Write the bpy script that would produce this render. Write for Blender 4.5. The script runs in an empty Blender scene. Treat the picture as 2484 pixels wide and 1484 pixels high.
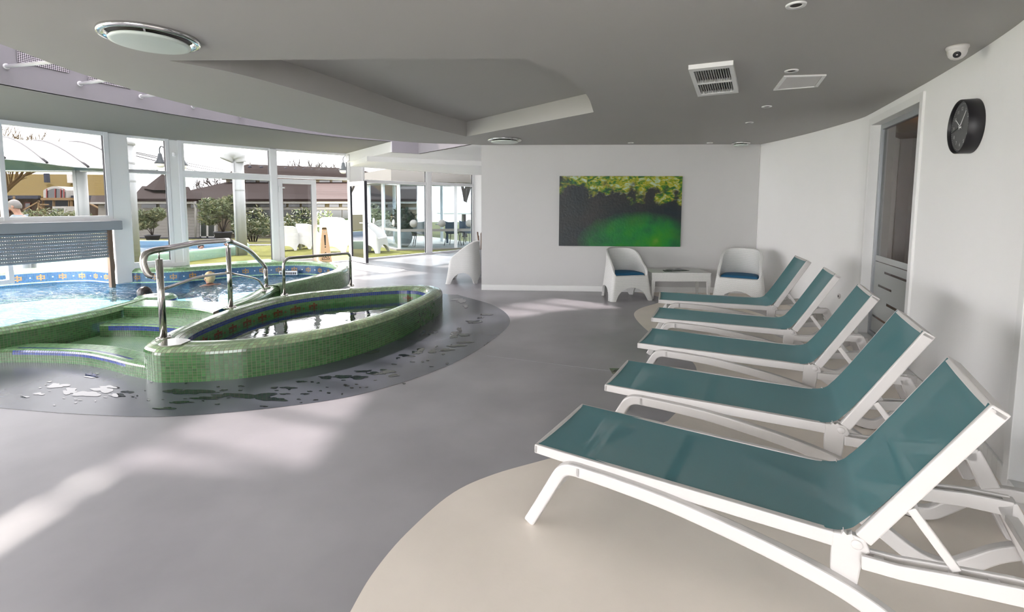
import bpy, bmesh, math, random
import numpy as np
from mathutils import Vector, Matrix
random.seed(7); RNG = np.random.default_rng(11)
S = bpy.context.scene
COL = S.collection
# ------------------------------------------------------------------ camera (image 2484 x 1484)
FPX, PITCH, ROLL, PCX, PCY, EYE = 1180.0, math.radians(4.84), math.radians(.225), 1242.0, 598.0, 1.6
cam_d = bpy.data.cameras.new('camera'); cam = bpy.data.objects.new('camera', cam_d); COL.objects.link(cam)
cam_d.sensor_width = 36; cam_d.lens = 36 * FPX / 2484; cam_d.shift_y = -(742 - PCY) / 2484
cam_d.clip_start = .05; cam_d.clip_end = 400
cam.matrix_world = Matrix.Translation((0, 0, EYE)) @ Matrix.Rotation(math.pi / 2 - PITCH, 4, 'X') @ Matrix.Rotation(ROLL, 4, 'Z')
S.camera = cam
# ------------------------------------------------------------------ sky, sun, exposure
w = bpy.data.worlds.new('hazy_sky'); S.world = w; w.use_nodes = True
nt = w.node_tree; bg = nt.nodes['Background']
tc = nt.nodes.new('ShaderNodeTexCoord'); sep = nt.nodes.new('ShaderNodeSeparateXYZ'); rmp = nt.nodes.new('ShaderNodeValToRGB')
nt.links.new(tc.outputs['Generated'], sep.inputs[0]); nt.links.new(sep.outputs['Z'], rmp.inputs[0]); nt.links.new(rmp.outputs[0], bg.inputs[0])
rmp.color_ramp.elements[0].position = 0.0; rmp.color_ramp.elements[0].color = (1.0, .972, .985, 1)
rmp.color_ramp.elements[1].position = .9; rmp.color_ramp.elements[1].color = (.97, .955, 1.0, 1)
bg.inputs[1].default_value = 1.0
SUN_DIR = Vector((-2.5, 1.5, 2.75)).normalized()
sd = bpy.data.lights.new('sun', 'SUN'); sun = bpy.data.objects.new('sun', sd); COL.objects.link(sun)
sd.energy = 1.7; sd.angle = math.radians(2.5); sd.color = (1.0, .93, .86)
sun.rotation_euler = SUN_DIR.to_track_quat('Z', 'Y').to_euler(); sun.location = (-20, 12, 22)
S.view_settings.view_transform = 'Standard'; S.view_settings.look = 'None'; S.view_settings.gamma = 1
S.view_settings.exposure = 3.85; S.view_settings.use_curve_mapping = False

# ------------------------------------------------------------------ pixel helpers
def ray(x, y):
    X = x - PCX; Y = y - PCY; c, s = math.cos(ROLL), math.sin(ROLL)
    X, Y = c * X + s * Y, -s * X + c * Y
    u = X / FPX; v = -Y / FPX
    return Vector((u, math.cos(PITCH) + v * math.sin(PITCH), -math.sin(PITCH) + v * math.cos(PITCH)))
def atz(x, y, z):
    d = ray(x, y); t = (z - EYE) / d.z
    return Vector((d.x * t, d.y * t, z))
def aty(x, y, Y):
    d = ray(x, y); t = Y / d.y
    return Vector((d.x * t, Y, EYE + d.z * t))
def on_plane(x, y, A, B):
    d = ray(x, y); n = Vector((-(B[1] - A[1]), B[0] - A[0], 0))
    t = (Vector((A[0], A[1], 0)) - Vector((0, 0, EYE))).dot(n) / d.dot(n)
    return Vector((0, 0, EYE)) + d * t

# ------------------------------------------------------------------ materials
MATS = {}
def mat(name, col, rough=.5, metal=0., spec=.5, noise=0., nscale=8., bump=0., bscale=60., alpha=1., emit=None, estr=0., coat=0., rnoise=0.):
    m = bpy.data.materials.new(name); m.use_nodes = True; MATS[name] = m
    n = m.node_tree; b = n.nodes['Principled BSDF']
    b.inputs['Base Color'].default_value = (*col, 1); b.inputs['Roughness'].default_value = rough; b.inputs['Metallic'].default_value = metal
    b.inputs['Specular IOR Level'].default_value = spec; b.inputs['Alpha'].default_value = alpha; b.inputs['Coat Weight'].default_value = coat
    if emit: b.inputs['Emission Color'].default_value = (*emit, 1); b.inputs['Emission Strength'].default_value = estr
    if noise or bump or rnoise:
        t = n.nodes.new('ShaderNodeTexCoord')
    if noise or rnoise:
        nz = n.nodes.new('ShaderNodeTexNoise'); nz.inputs['Scale'].default_value = nscale; nz.inputs['Detail'].default_value = 5
        n.links.new(t.outputs['Object'], nz.inputs['Vector'])
    if noise:
        r = n.nodes.new('ShaderNodeValToRGB'); r.color_ramp.elements[0].position = .3; r.color_ramp.elements[1].position = .7
        r.color_ramp.elements[0].color = (*[c * (1 - noise) for c in col], 1); r.color_ramp.elements[1].color = (*[min(1, c * (1 + noise)) for c in col], 1)
        n.links.new(nz.outputs['Fac'], r.inputs[0]); n.links.new(r.outputs[0], b.inputs['Base Color'])
    if rnoise:
        mr = n.nodes.new('ShaderNodeMapRange'); mr.inputs[1].default_value = .3; mr.inputs[2].default_value = .7
        mr.inputs[3].default_value = max(.02, rough - rnoise); mr.inputs[4].default_value = rough + rnoise
        n.links.new(nz.outputs['Fac'], mr.inputs[0]); n.links.new(mr.outputs[0], b.inputs['Roughness'])
    if bump:
        nb = n.nodes.new('ShaderNodeTexNoise'); nb.inputs['Scale'].default_value = bscale; nb.inputs['Detail'].default_value = 3
        bp = n.nodes.new('ShaderNodeBump'); bp.inputs['Strength'].default_value = bump; bp.inputs['Distance'].default_value = .01
        n.links.new(t.outputs['Object'], nb.inputs['Vector']); n.links.new(nb.outputs['Fac'], bp.inputs['Height']); n.links.new(bp.outputs[0], b.inputs['Normal'])
    return m
def schlick(n, f0, normal=None):
    lw_ = n.nodes.new('ShaderNodeLayerWeight'); lw_.inputs[0].default_value = .5
    if normal is not None: n.links.new(normal, lw_.inputs['Normal'])
    pw = n.nodes.new('ShaderNodeMath'); pw.operation = 'POWER'; pw.inputs[1].default_value = 5; ma = n.nodes.new('ShaderNodeMath'); ma.operation = 'MULTIPLY_ADD'; ma.inputs[1].default_value = 1 - f0; ma.inputs[2].default_value = f0
    n.links.new(lw_.outputs['Facing'], pw.inputs[0]); n.links.new(pw.outputs[0], ma.inputs[0]); return ma.outputs[0]
def glassmat(name, tint, gl=.9, rough=.0, base=.0):
    """thin pane: tinted see-through plus a mirror share by Fresnel"""
    m = bpy.data.materials.new(name); m.use_nodes = True; n = m.node_tree; n.nodes.clear()
    o = n.nodes.new('ShaderNodeOutputMaterial'); tr = n.nodes.new('ShaderNodeBsdfTransparent'); g = n.nodes.new('ShaderNodeBsdfGlossy'); mx = n.nodes.new('ShaderNodeMixShader')
    fr = schlick(n, .04)
    tr.inputs[0].default_value = (*tint, 1); g.inputs[0].default_value = (gl, gl, gl, 1); g.inputs[1].default_value = rough
    n.links.new(fr, mx.inputs[0]); n.links.new(tr.outputs[0], mx.inputs[1]); n.links.new(g.outputs[0], mx.inputs[2]); n.links.new(mx.outputs[0], o.inputs[0])
    MATS[name] = m; return m
def watermat(name, tint, scale, strength, dist=.03, stretch=(1, 1, 1), deep=None, dfac=.5):
    m = bpy.data.materials.new(name); m.use_nodes = True; n = m.node_tree; n.nodes.clear(); MATS[name] = m
    o = n.nodes.new('ShaderNodeOutputMaterial'); tr = n.nodes.new('ShaderNodeBsdfTransparent'); g = n.nodes.new('ShaderNodeBsdfGlossy'); mx = n.nodes.new('ShaderNodeMixShader')
    tr.inputs[0].default_value = (*tint, 1); g.inputs[1].default_value = .015; g.inputs[0].default_value = (1, 1, 1, 1)
    t = n.nodes.new('ShaderNodeTexCoord'); mp = n.nodes.new('ShaderNodeMapping'); mp.inputs['Scale'].default_value = stretch
    nz = n.nodes.new('ShaderNodeTexNoise'); nz.inputs['Scale'].default_value = scale; nz.inputs['Detail'].default_value = 3.5; nz.inputs['Distortion'].default_value = .6
    bp = n.nodes.new('ShaderNodeBump'); bp.inputs['Strength'].default_value = strength; bp.inputs['Distance'].default_value = dist
    n.links.new(t.outputs['Object'], mp.inputs[0]); n.links.new(mp.outputs[0], nz.inputs['Vector']); n.links.new(nz.outputs['Fac'], bp.inputs['Height'])
    n.links.new(bp.outputs[0], g.inputs['Normal']); fr = schlick(n, .02, bp.outputs[0])
    body = tr.outputs[0]
    if deep:
        df = n.nodes.new('ShaderNodeBsdfDiffuse'); df.inputs[0].default_value = (*deep, 1); m2 = n.nodes.new('ShaderNodeMixShader'); m2.inputs[0].default_value = dfac
        n.links.new(tr.outputs[0], m2.inputs[1]); n.links.new(df.outputs[0], m2.inputs[2]); body = m2.outputs[0]
    n.links.new(fr, mx.inputs[0]); n.links.new(body, mx.inputs[1]); n.links.new(g.outputs[0], mx.inputs[2]); n.links.new(mx.outputs[0], o.inputs[0])
    return m
def tilemat(name, c1, c2, grout, size, rough=.2, gap=.06):
    """brick-grid material in object space for tiles too small to tell apart (uses generated box mapping by UV)"""
    m = bpy.data.materials.new(name); m.use_nodes = True; n = m.node_tree; b = n.nodes['Principled BSDF']; MATS[name] = m
    uv = n.nodes.new('ShaderNodeUVMap'); br = n.nodes.new('ShaderNodeTexBrick')
    br.offset = 0; br.inputs['Scale'].default_value = 1; br.inputs['Brick Width'].default_value = size; br.inputs['Row Height'].default_value = size
    br.inputs['Mortar Size'].default_value = size * gap; br.inputs['Color1'].default_value = (*c1, 1); br.inputs['Color2'].default_value = (*c2, 1); br.inputs['Mortar'].default_value = (*grout, 1)
    n.links.new(uv.outputs[0], br.inputs['Vector']); n.links.new(br.outputs['Color'], b.inputs['Base Color']); b.inputs['Roughness'].default_value = rough
    return m
def attrmat(name, rough=.2, spec=.5, coat=0., bump=0.):
    m = bpy.data.materials.new(name); m.use_nodes = True; n = m.node_tree; b = n.nodes['Principled BSDF']; MATS[name] = m
    a = n.nodes.new('ShaderNodeVertexColor'); a.layer_name = 'Col'
    n.links.new(a.outputs[0], b.inputs['Base Color']); b.inputs['Roughness'].default_value = rough; b.inputs['Specular IOR Level'].default_value = spec; b.inputs['Coat Weight'].default_value = coat
    return m
def wavemat(name, col, dark, scale, axis='Z', rough=.6, bump=.4, fac=1., noise=0.):
    """fine parallel boards / weave too small to pick apart"""
    m = bpy.data.materials.new(name); m.use_nodes = True; n = m.node_tree; b = n.nodes['Principled BSDF']; MATS[name] = m
    t = n.nodes.new('ShaderNodeTexCoord'); wv = n.nodes.new('ShaderNodeTexWave'); wv.bands_direction = axis; wv.inputs['Scale'].default_value = scale; wv.wave_profile = 'SAW'
    wv.inputs['Distortion'].default_value = noise; wv.inputs['Detail Scale'].default_value = 2
    r = n.nodes.new('ShaderNodeValToRGB'); r.color_ramp.elements[0].color = (*dark, 1); r.color_ramp.elements[1].color = (*col, 1); r.color_ramp.elements[0].position = 0; r.color_ramp.elements[1].position = .25
    n.links.new(t.outputs['Object'], wv.inputs[0]); n.links.new(wv.outputs['Fac'], r.inputs[0]); n.links.new(r.outputs[0], b.inputs['Base Color'])
    bp = n.nodes.new('ShaderNodeBump'); bp.inputs['Strength'].default_value = bump; bp.inputs['Distance'].default_value = .01
    n.links.new(wv.outputs['Fac'], bp.inputs['Height']); n.links.new(bp.outputs[0], b.inputs['Normal']); b.inputs['Roughness'].default_value = rough; b.inputs['Specular IOR Level'].default_value = .05
    return m
def wickermat(name, col, scale=60, bump=.6):
    m = bpy.data.materials.new(name); m.use_nodes = True; n = m.node_tree; b = n.nodes['Principled BSDF']; MATS[name] = m
    t = n.nodes.new('ShaderNodeTexCoord'); br = n.nodes.new('ShaderNodeTexBrick'); br.inputs['Scale'].default_value = scale
    uv = n.nodes.new('ShaderNodeUVMap')
    br.inputs['Brick Width'].default_value = 1.2; br.inputs['Row Height'].default_value = .6; br.inputs['Mortar Size'].default_value = .09; br.inputs['Mortar Smooth'].default_value = .6
    br.inputs['Color1'].default_value = (*col, 1); br.inputs['Color2'].default_value = (*[c * .96 for c in col], 1); br.inputs['Mortar'].default_value = (*[c * .72 for c in col], 1)
    n.links.new(uv.outputs[0], br.inputs['Vector']); n.links.new(br.outputs['Color'], b.inputs['Base Color'])
    bp = n.nodes.new('ShaderNodeBump'); bp.inputs['Strength'].default_value = bump; bp.inputs['Distance'].default_value = .004; bp.invert = True
    n.links.new(br.outputs['Fac'], bp.inputs['Height']); n.links.new(bp.outputs[0], b.inputs['Normal']); b.inputs['Roughness'].default_value = .5
    return m

mat('wall_paint', (.90, .895, .89), .75, noise=.012, nscale=1.5, bump=.08, bscale=140)
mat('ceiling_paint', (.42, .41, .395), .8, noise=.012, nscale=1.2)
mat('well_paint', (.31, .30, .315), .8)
mat('ceiling_ring_shade', (.25, .243, .24), .8)  # darker copy of the ceiling paint, shade put into its colour
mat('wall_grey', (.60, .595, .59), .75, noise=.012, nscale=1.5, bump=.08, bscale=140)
mat('trim_white', (.82, .82, .81), .4)
mat('pvc_white', (.88, .88, .90), .28)
mat('gasket', (.03, .03, .04), .5)
mat('metal_grey', (.52, .54, .56), .38, metal=.4)
mat('aluminium', (.36, .38, .40), .38, metal=.4)
mat('steel', (.55, .53, .50), .16, metal=1., rnoise=.05, nscale=30)
mat('steel_plate', (.72, .70, .67), .22, metal=1.)
mat('chrome', (.7, .7, .7), .12, metal=1.)
mat('brown_metal', (.20, .13, .09), .35, metal=.5)
mat('floor_grey', (.375, .366, .382), .32, noise=.16, nscale=1.1, spec=.32)
mat('floor_dark', (.085, .093, .115), .26, noise=.10, nscale=1.6, spec=.6)
mat('floor_cream', (.85, .775, .69), .42, noise=.07, nscale=1.4, rnoise=.08, bump=.05, bscale=50)
mat('puddle', (.016, .02, .025), .01, spec=.6)
mat('black', (.012, .011, .014), .4)
mat('black_gloss', (.02, .02, .024), .12)
mat('dark_void', (.02, .018, .015), .8)
mat('plastic_white', (.60, .58, .565), .42, bump=.03, bscale=200)
mat('lamp_glass', (.62, .68, .64), .3)
mat('cushion_blue', (.010, .095, .20), .8, bump=.15, bscale=300)
mat('rubber', (.03, .025, .02), .7)
glassmat('glass_tint', (.53, .535, .54)); glassmat('glass_upper', (.53, .53, .53)); glassmat('glass_left', (.97, .97, .97)); glassmat('glass_clear', (.97, .98, .98)); glassmat('glass_pav', (.78, .85, .88)); glassmat('glass_w5', (.58, .60, .61)); glassmat('glass_sky', (.20, .19, .205))
glassmat('glass_room', (.62, .60, .57))
mat('frost', (.50, .52, .51), .6, alpha=.85)
mat('grout', (.20, .175, .125), .8)
attrmat('mosaic', .15, .7)
attrmat('leafcol', .5, .4)
watermat('water_pool', (.08, .28, .40), 5.0, 1., .3, (.8, 2.2, 1), (.0025, .03, .055), .45)
watermat('water_jet', (.14, .32, .42), 15, 1., .08, (1, 1.2, 1), (.006, .04, .07), .5)
watermat('water_tub', (.62, .78, .72), 5, .12, .02)
watermat('water_out', (.2, .45, .55), 6, .3, .03, (1, 1, 1), (.008, .055, .09), .6)
mat('pool_blue', (.015, .11, .22), .3)
wickermat('wicker', (.80, .80, .78), 42)
mat('wicker_inner', (.78, .78, .76), .5)

# ------------------------------------------------------------------ mesh builder
def cross2(a, b): return a[0] * b[1] - a[1] * b[0]
class MB:
    def __init__(s): s.v = []; s.f = []; s.uv = None; s.sm = []
    def add(s, vs, fs, smooth=False):
        o = len(s.v); s.v += [tuple(p) for p in vs]; s.f += [tuple(i + o for i in f) for f in fs]; s.sm += [smooth] * len(fs); return s
    def box(s, lo, hi):
        x0, y0, z0 = lo; x1, y1, z1 = hi
        return s.add([(x0, y0, z0), (x1, y0, z0), (x1, y1, z0), (x0, y1, z0), (x0, y0, z1), (x1, y0, z1), (x1, y1, z1), (x0, y1, z1)],
              [(0, 3, 2, 1), (4, 5, 6, 7), (0, 1, 5, 4), (1, 2, 6, 5), (2, 3, 7, 6), (3, 0, 4, 7)])
    def hexa(s, b, t): return s.add(list(b) + list(t), [(0, 3, 2, 1), (4, 5, 6, 7), (0, 1, 5, 4), (1, 2, 6, 5), (2, 3, 7, 6), (3, 0, 4, 7)])
    def prism(s, poly, z0, z1):
        n = len(poly); a = sum(cross2(poly[i], poly[(i + 1) % n]) for i in range(n))
        if a < 0: poly = poly[::-1]
        vs = [(p[0], p[1], z0) for p in poly] + [(p[0], p[1], z1) for p in poly]
        return s.add(vs, [tuple(range(n))[::-1], tuple(range(n, 2 * n))] + [(i, (i + 1) % n, n + (i + 1) % n, n + i) for i in range(n)])
    def extr(s, poly3, d):
        """extrude a 3D polygon by vector d"""
        n = len(poly3); d = Vector(d); vs = [Vector(p) for p in poly3]; vs += [p + d for p in vs]
        return s.add(vs, [tuple(range(n))[::-1], tuple(range(n, 2 * n))] + [(i, (i + 1) % n, n + (i + 1) % n, n + i) for i in range(n)])
    def bar(s, p0, p1, w, h, up=(0, 0, 1)):
        p0 = Vector(p0); p1 = Vector(p1); d = (p1 - p0).normalized(); u = Vector(up); r = d.cross(u)
        if r.length < 1e-4: r = d.cross(Vector((1, 0, 0)))
        r.normalize(); u = r.cross(d).normalized(); a = r * w / 2; b = u * h / 2
        return s.hexa([p0 - a - b, p0 + a - b, p1 + a - b, p1 - a - b], [p0 - a + b, p0 + a + b, p1 + a + b, p1 - a + b])
    def tube(s, path, r, seg=10, cap=True, closed=False):
        P = [Vector(p) for p in path]; n = len(P); R = r if isinstance(r, (list, tuple)) else [r] * n
        t = [(P[min(i + 1, n - 1)] - P[max(i - 1, 0)]).normalized() if not closed else (P[(i + 1) % n] - P[i - 1]).normalized() for i in range(n)]
        u = t[0].orthogonal().normalized(); vs = []
        for i in range(n):
            u = (u - t[i] * u.dot(t[i])); u = u.normalized() if u.length > 1e-6 else t[i].orthogonal().normalized()
            w_ = t[i].cross(u)
            vs += [P[i] + (u * math.cos(2 * math.pi * k / seg) + w_ * math.sin(2 * math.pi * k / seg)) * R[i] for k in range(seg)]
        fs = []
        for i in range(n if closed else n - 1):
            j = (i + 1) % n
            fs += [(i * seg + k, i * seg + (k + 1) % seg, j * seg + (k + 1) % seg, j * seg + k) for k in range(seg)]
        s.add(vs, fs, True)
        if cap and not closed:
            o = len(s.v) - len(vs); s.f += [tuple(range(o, o + seg))[::-1], tuple(range(o + (n - 1) * seg, o + n * seg))]; s.sm += [False, False]
        return s
    def lathe(s, prof, c=(0, 0, 0), seg=32, M=None, arc=None):
        vs = []; n = len(prof)
        for r, z in prof:
            for k in range(seg):
                a = 2 * math.pi * k / seg; p = Vector((r * math.cos(a), r * math.sin(a), z))
                if M is not None: p = M @ p
                vs.append(p + Vector(c))
        fs = [(i * seg + k, i * seg + (k + 1) % seg, (i + 1) * seg + (k + 1) % seg, (i + 1) * seg + k) for i in range(n - 1) for k in range(seg)]
        return s.add(vs, fs, True)
    def ell(s, c, r, seg=16, ring=10, M=None):
        prof = [(max(1e-4, math.sin(math.pi * i / ring)), -math.cos(math.pi * i / ring)) for i in range(ring + 1)]
        m = Matrix.Diagonal((*r, 1)).to_3x3()
        if M is not None: m = M.to_3x3() @ m
        return s.lathe(prof, c, seg, m)
    def grid(s, G, cu=False, cv=False, smooth=True, flip=False):
        nu = len(G); nv = len(G[0]); vs = [p for row in G for p in row]; fs = []
        for i in range(nu if cu else nu - 1):
            for j in range(nv if cv else nv - 1):
                a = i * nv + j; b = ((i + 1) % nu) * nv + j; c = ((i + 1) % nu) * nv + (j + 1) % nv; d = i * nv + (j + 1) % nv
                fs.append((a, d, c, b) if flip else (a, b, c, d))
        return s.add(vs, fs, smooth)
    def build(s, name, m, parent=None, local=False, col=None, autouv=False, bevel=0, smooth_all=None):
        me = bpy.data.meshes.new(name); o = bpy.data.objects.new(name, me)
        off = Vector((0, 0, 0))
        if parent is not None and not local:
            off = parent.matrix_basis.translation.copy(); pp = parent.parent
            while pp is not None: off += pp.matrix_basis.translation; pp = pp.parent
        V = np.array(s.v, float).reshape(-1, 3) - np.array(off)
        me.from_pydata(V.tolist(), [], s.f)
        if any(s.sm) or smooth_all: me.polygons.foreach_set('use_smooth', [True] * len(s.f) if smooth_all else s.sm)
        if m: me.materials.append(MATS[m] if isinstance(m, str) else m)
        if col is not None: facecol(me, col)
        if autouv: boxuv(me, autouv)
        COL.objects.link(o)
        if parent is not None: o.parent = parent
        if bevel:
            b = o.modifiers.new('bevel', 'BEVEL'); b.width = bevel; b.segments = 2; b.limit_method = 'ANGLE'; b.angle_limit = math.radians(40)
        return o
def facecol(me, cols):
    a = me.color_attributes.new('Col', 'FLOAT_COLOR', 'CORNER')
    ls = np.zeros(len(me.polygons), int); me.polygons.foreach_get('loop_total', ls)
    c = np.repeat(np.array(cols, float), ls, axis=0); c = np.hstack([c, np.ones((len(c), 1))])
    a.data.foreach_set('color', c.ravel())
def boxuv(me, k=1.):
    uv = me.uv_layers.new(name='UVMap')
    for p in me.polygons:
        n = p.normal; ax = max(range(3), key=lambda i: abs(n[i]))
        for li in p.loop_indices:
            co = me.vertices[me.loops[li].vertex_index].co
            uv.data[li].uv = ((co.y, co.z) if ax == 0 else (co.x, co.z) if ax == 1 else (co.x, co.y))
def thing(name, label, cat, loc=(0, 0, 0), rz=0., group=None):
    o = bpy.data.objects.new(name, None); COL.objects.link(o); o.location = loc; o.rotation_euler = (0, 0, rz); o.empty_display_size = .1
    tag(o, label, cat, group); return o
def tag(o, label=None, cat=None, group=None, kind=None):
    if label: o['label'] = label
    if cat: o['category'] = cat
    if group: o['group'] = group
    if kind: o['kind'] = kind
    return o
def struct(name, label=None, loc=(0, 0, 0)):
    o = bpy.data.objects.new(name, None); COL.objects.link(o); o.location = loc; o['kind'] = 'structure'
    if label: o['label'] = label
    return o
def dup(root, loc, rz, label=None, group=None, scale=None):
    r = root.copy(); COL.objects.link(r); r.location = loc; r.rotation_euler = (0, 0, rz)
    if scale: r.scale = (scale,) * 3
    if label: r['label'] = label
    if group: r['group'] = group
    for ch in list(root.children):
        c = ch.copy(); COL.objects.link(c); c.parent = r
        for g in list(ch.children):
            d = g.copy(); COL.objects.link(d); d.parent = c
    return r
def smooth(pts, closed=False, per=12):
    """Catmull-Rom through 2D/3D points"""
    P = [np.array(p, float) for p in pts]; n = len(P); out = []
    for i in range(n if closed else n - 1):
        p0 = P[(i - 1) % n] if closed or i > 0 else 2 * P[0] - P[1]; p1 = P[i]; p2 = P[(i + 1) % n]; p3 = P[(i + 2) % n] if closed or i + 2 < n else 2 * P[-1] - P[-2]
        for k in range(per):
            t = k / per
            out.append(.5 * ((2 * p1) + (-p0 + p2) * t + (2 * p0 - 5 * p1 + 4 * p2 - p3) * t * t + (-p0 + 3 * p1 - 3 * p2 + p3) * t ** 3))
    if not closed: out.append(P[-1])
    return np.array(out)
def resample(C, n=None, step=None, closed=False):
    C = np.array(C, float)
    if closed: C = np.vstack([C, C[:1]])
    d = np.concatenate([[0], np.cumsum(np.linalg.norm(np.diff(C, axis=0), axis=1))])
    if n is None: n = max(2, int(round(d[-1] / step))) + (0 if closed else 1)
    t = np.linspace(0, d[-1], n, endpoint=not closed)
    return np.stack([np.interp(t, d, C[:, k]) for k in range(C.shape[1])], 1)
def normals2(C, closed=False):
    """left normals of a 2D path"""
    T = np.zeros_like(C)
    if closed: T = np.roll(C, -1, 0) - np.roll(C, 1, 0)
    else: T[1:-1] = C[2:] - C[:-2]; T[0] = C[1] - C[0]; T[-1] = C[-1] - C[-2]
    T /= np.linalg.norm(T, axis=1)[:, None] + 1e-9
    return np.stack([-T[:, 1], T[:, 0]], 1)
def inside(p, poly):
    x, y = p; r = False; n = len(poly); j = n - 1
    for i in range(n):
        if (poly[i][1] > y) != (poly[j][1] > y) and x < (poly[j][0] - poly[i][0]) * (y - poly[i][1]) / (poly[j][1] - poly[i][1] + 1e-12) + poly[i][0]: r = not r
        j = i
    return r
def inside_np(X, Y, poly):
    r = np.zeros(X.shape, bool); n = len(poly); j = n - 1
    for i in range(n):
        xi, yi = poly[i][0], poly[i][1]; xj, yj = poly[j][0], poly[j][1]
        c = ((yi > Y) != (yj > Y)) & (X < (xj - xi) * (Y - yi) / (yj - yi + 1e-12) + xi); r ^= c; j = i
    return r
from mathutils.geometry import delaunay_2d_cdt
# ================================================================== plan of the place (metres)
H_IN, H_OUT, RIM, WATER = 2.71, 2.93, .33, .03
A, B, C, D, E_, F_, G = (-8.17, 7.89), (-7.61, 9.19), (-7.56, 9.5), (-7.05, 10.26), (-6.96, 10.38), (-5.78, 11.76), (-4.36, 12.91)
W5A = tuple(atz(882, 631, .1)[:2]); W5B = tuple(atz(1148, 606, .1)[:2])
LEFT = [(-6.0, -4.0), (-8.0, -1.6), (-8.7, 2.6), (-8.7, 5.0), (-8.45, 6.9)]
ROOM = LEFT + [A, B, C, D, E_, F_, G, W5A, W5B, (6.2, 16.4), (6.2, -4.0)]
R1 = smooth([(-10.6, 7.2), (-9.95, 8.6), (-9.3, 9.4), (-8.6, 9.7), (-7.9, 9.5), (-7.2, 9.5), (-6.65, 9.64), (-6.28, 9.97), (-5.75, 10.45), (-4.97, 10.75), (-4.4, 10.7), (-3.95, 10.42), (-3.66, 10.0), (-3.55, 9.5), (-3.58, 9.0), (-3.7, 8.4), (-3.83, 7.95), (-3.9, 7.6)])
LD = smooth([(-7.6, 3.4), (-6.4, 3.95), (-5.6, 4.5), (-5.2, 5.0), (-5.0, 5.6), (-4.98, 6.1), (-5.0, 6.55)])
R2 = smooth([(-3.62, 5.9), (-3.63, 6.5), (-3.72, 7.1), (-3.8, 7.5), (-3.74, 7.82)])
POOL = [tuple(p) for p in R1] + [(-3.8, 7.1), (-3.72, 6.6), (-3.7, 6.25), (-4.2, 6.3), (-4.72, 6.35), (-5.05, 6.55)] + [tuple(p) for p in LD[::-1]][6:] + [(-10.6, 3.2)]
TUB_O = smooth([(-3.43, 4.45), (-3.28, 4.30), (-3.05, 4.25), (-2.45, 4.38), (-1.845, 4.81), (-1.40, 5.57), (-1.14, 6.59), (-1.06, 7.3), (-1.2, 7.68), (-1.6, 7.78), (-2.21, 7.56), (-2.9, 7.22), (-3.33, 6.75), (-3.5, 6.1), (-3.52, 5.4), (-3.49, 4.8)], True)
TUB_I = smooth([(-3.17, 4.63), (-3.09, 4.54), (-2.97, 4.50), (-2.48, 4.60), (-1.98, 5.00), (-1.58, 5.70), (-1.33, 6.62), (-1.27, 7.08), (-1.36, 7.33), (-1.62, 7.48), (-2.10, 7.34), (-2.72, 6.98), (-3.08, 6.55), (-3.24, 6.0), (-3.28, 5.45), (-3.26, 4.95)], True)
TUB_O = resample(TUB_O, 480, closed=True); TUB_I = resample(TUB_I, 480, closed=True)
def ramp(x, y):
    t = min(1, max(0, (y - 10.6) / 2.2)); return .1 * t * t * (3 - 2 * t)
def lawn_z(x, y):
    t = min(1, max(0, (x + 9.5) / 3.)); z = -.03 + .12 * t * t * (3 - 2 * t)
    if y > 20: z += (y - 20) / 16 * -.82 if y < 36 else -.82 - (y - 36) * .02
    return z
def cdt(outer, holes, step, zf, mb=None, z=None):
    loops = [outer] + holes; vs = []; es = []
    for lp in loops:
        o = len(vs); vs += [Vector((p[0], p[1])) for p in lp]; es += [(o + i, o + (i + 1) % len(lp)) for i in range(len(lp))]
    if step:
        xs = [p[0] for p in outer]; ys = [p[1] for p in outer]
        X, Y = np.meshgrid(np.arange(min(xs), max(xs), step), np.arange(min(ys), max(ys), step))
        k = inside_np(X, Y, outer)
        for h in holes: k &= ~inside_np(X, Y, h)
        vs += [Vector((float(x), float(y))) for x, y in zip(X[k], Y[k])]
    r = delaunay_2d_cdt(vs, es, [], 0, 1e-5); V, Fc = r[0], r[2]; fs = []
    for f in Fc:
        c = sum((V[i] for i in f), Vector((0, 0))) / len(f)
        if inside(c, outer) and not any(inside(c, h) for h in holes):
            a = sum(cross2(V[f[i]], V[f[(i + 1) % len(f)]]) for i in range(len(f)))
            fs.append(tuple(f) if a > 0 else tuple(f)[::-1])
    mb = mb or MB(); return mb.add([(v.x, v.y, zf(v.x, v.y)) for v in V], fs)
# ---------------------------------------------------------------- floor
mid_tub = [tuple(p) for p in (TUB_O + TUB_I)[::8] / 2]
POOL_H = [tuple(p) for p in resample(POOL, step=.25, closed=True)]
n_ = normals2(np.array(POOL_H), True); POOL_H = [tuple(p) for p in np.array(POOL_H) + n_ * .06]
FOUT = [(-5.9, -4.0), (6.2, -4.0), (6.2, 16.4), W5B, W5A, G, F_, E_, (-7.0, 10.3), (-6.75, 9.9), (-6.45, 10.0), (-6.1, 10.45), (-5.6, 10.75), (-4.9, 11.0), (-4.3, 10.9), (-3.8, 10.6), (-3.45, 10.1), (-3.35, 9.5), (-3.4, 9.0), (-3.5, 8.4), (-3.6, 7.9), (-3.65, 6.6), (-3.6, 5.9), (-4.6, 5.2), (-5.4, 4.85), (-6.5, 4.2), (-7.6, 3.6), (-8.7, 3.6), (-8.7, 2.0), (-8.0, -1.6)]
fl = cdt(FOUT, [mid_tub], .8, ramp).build('floor', 'floor_grey'); tag(fl, 'grey lavender resin floor', kind='structure')
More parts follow.
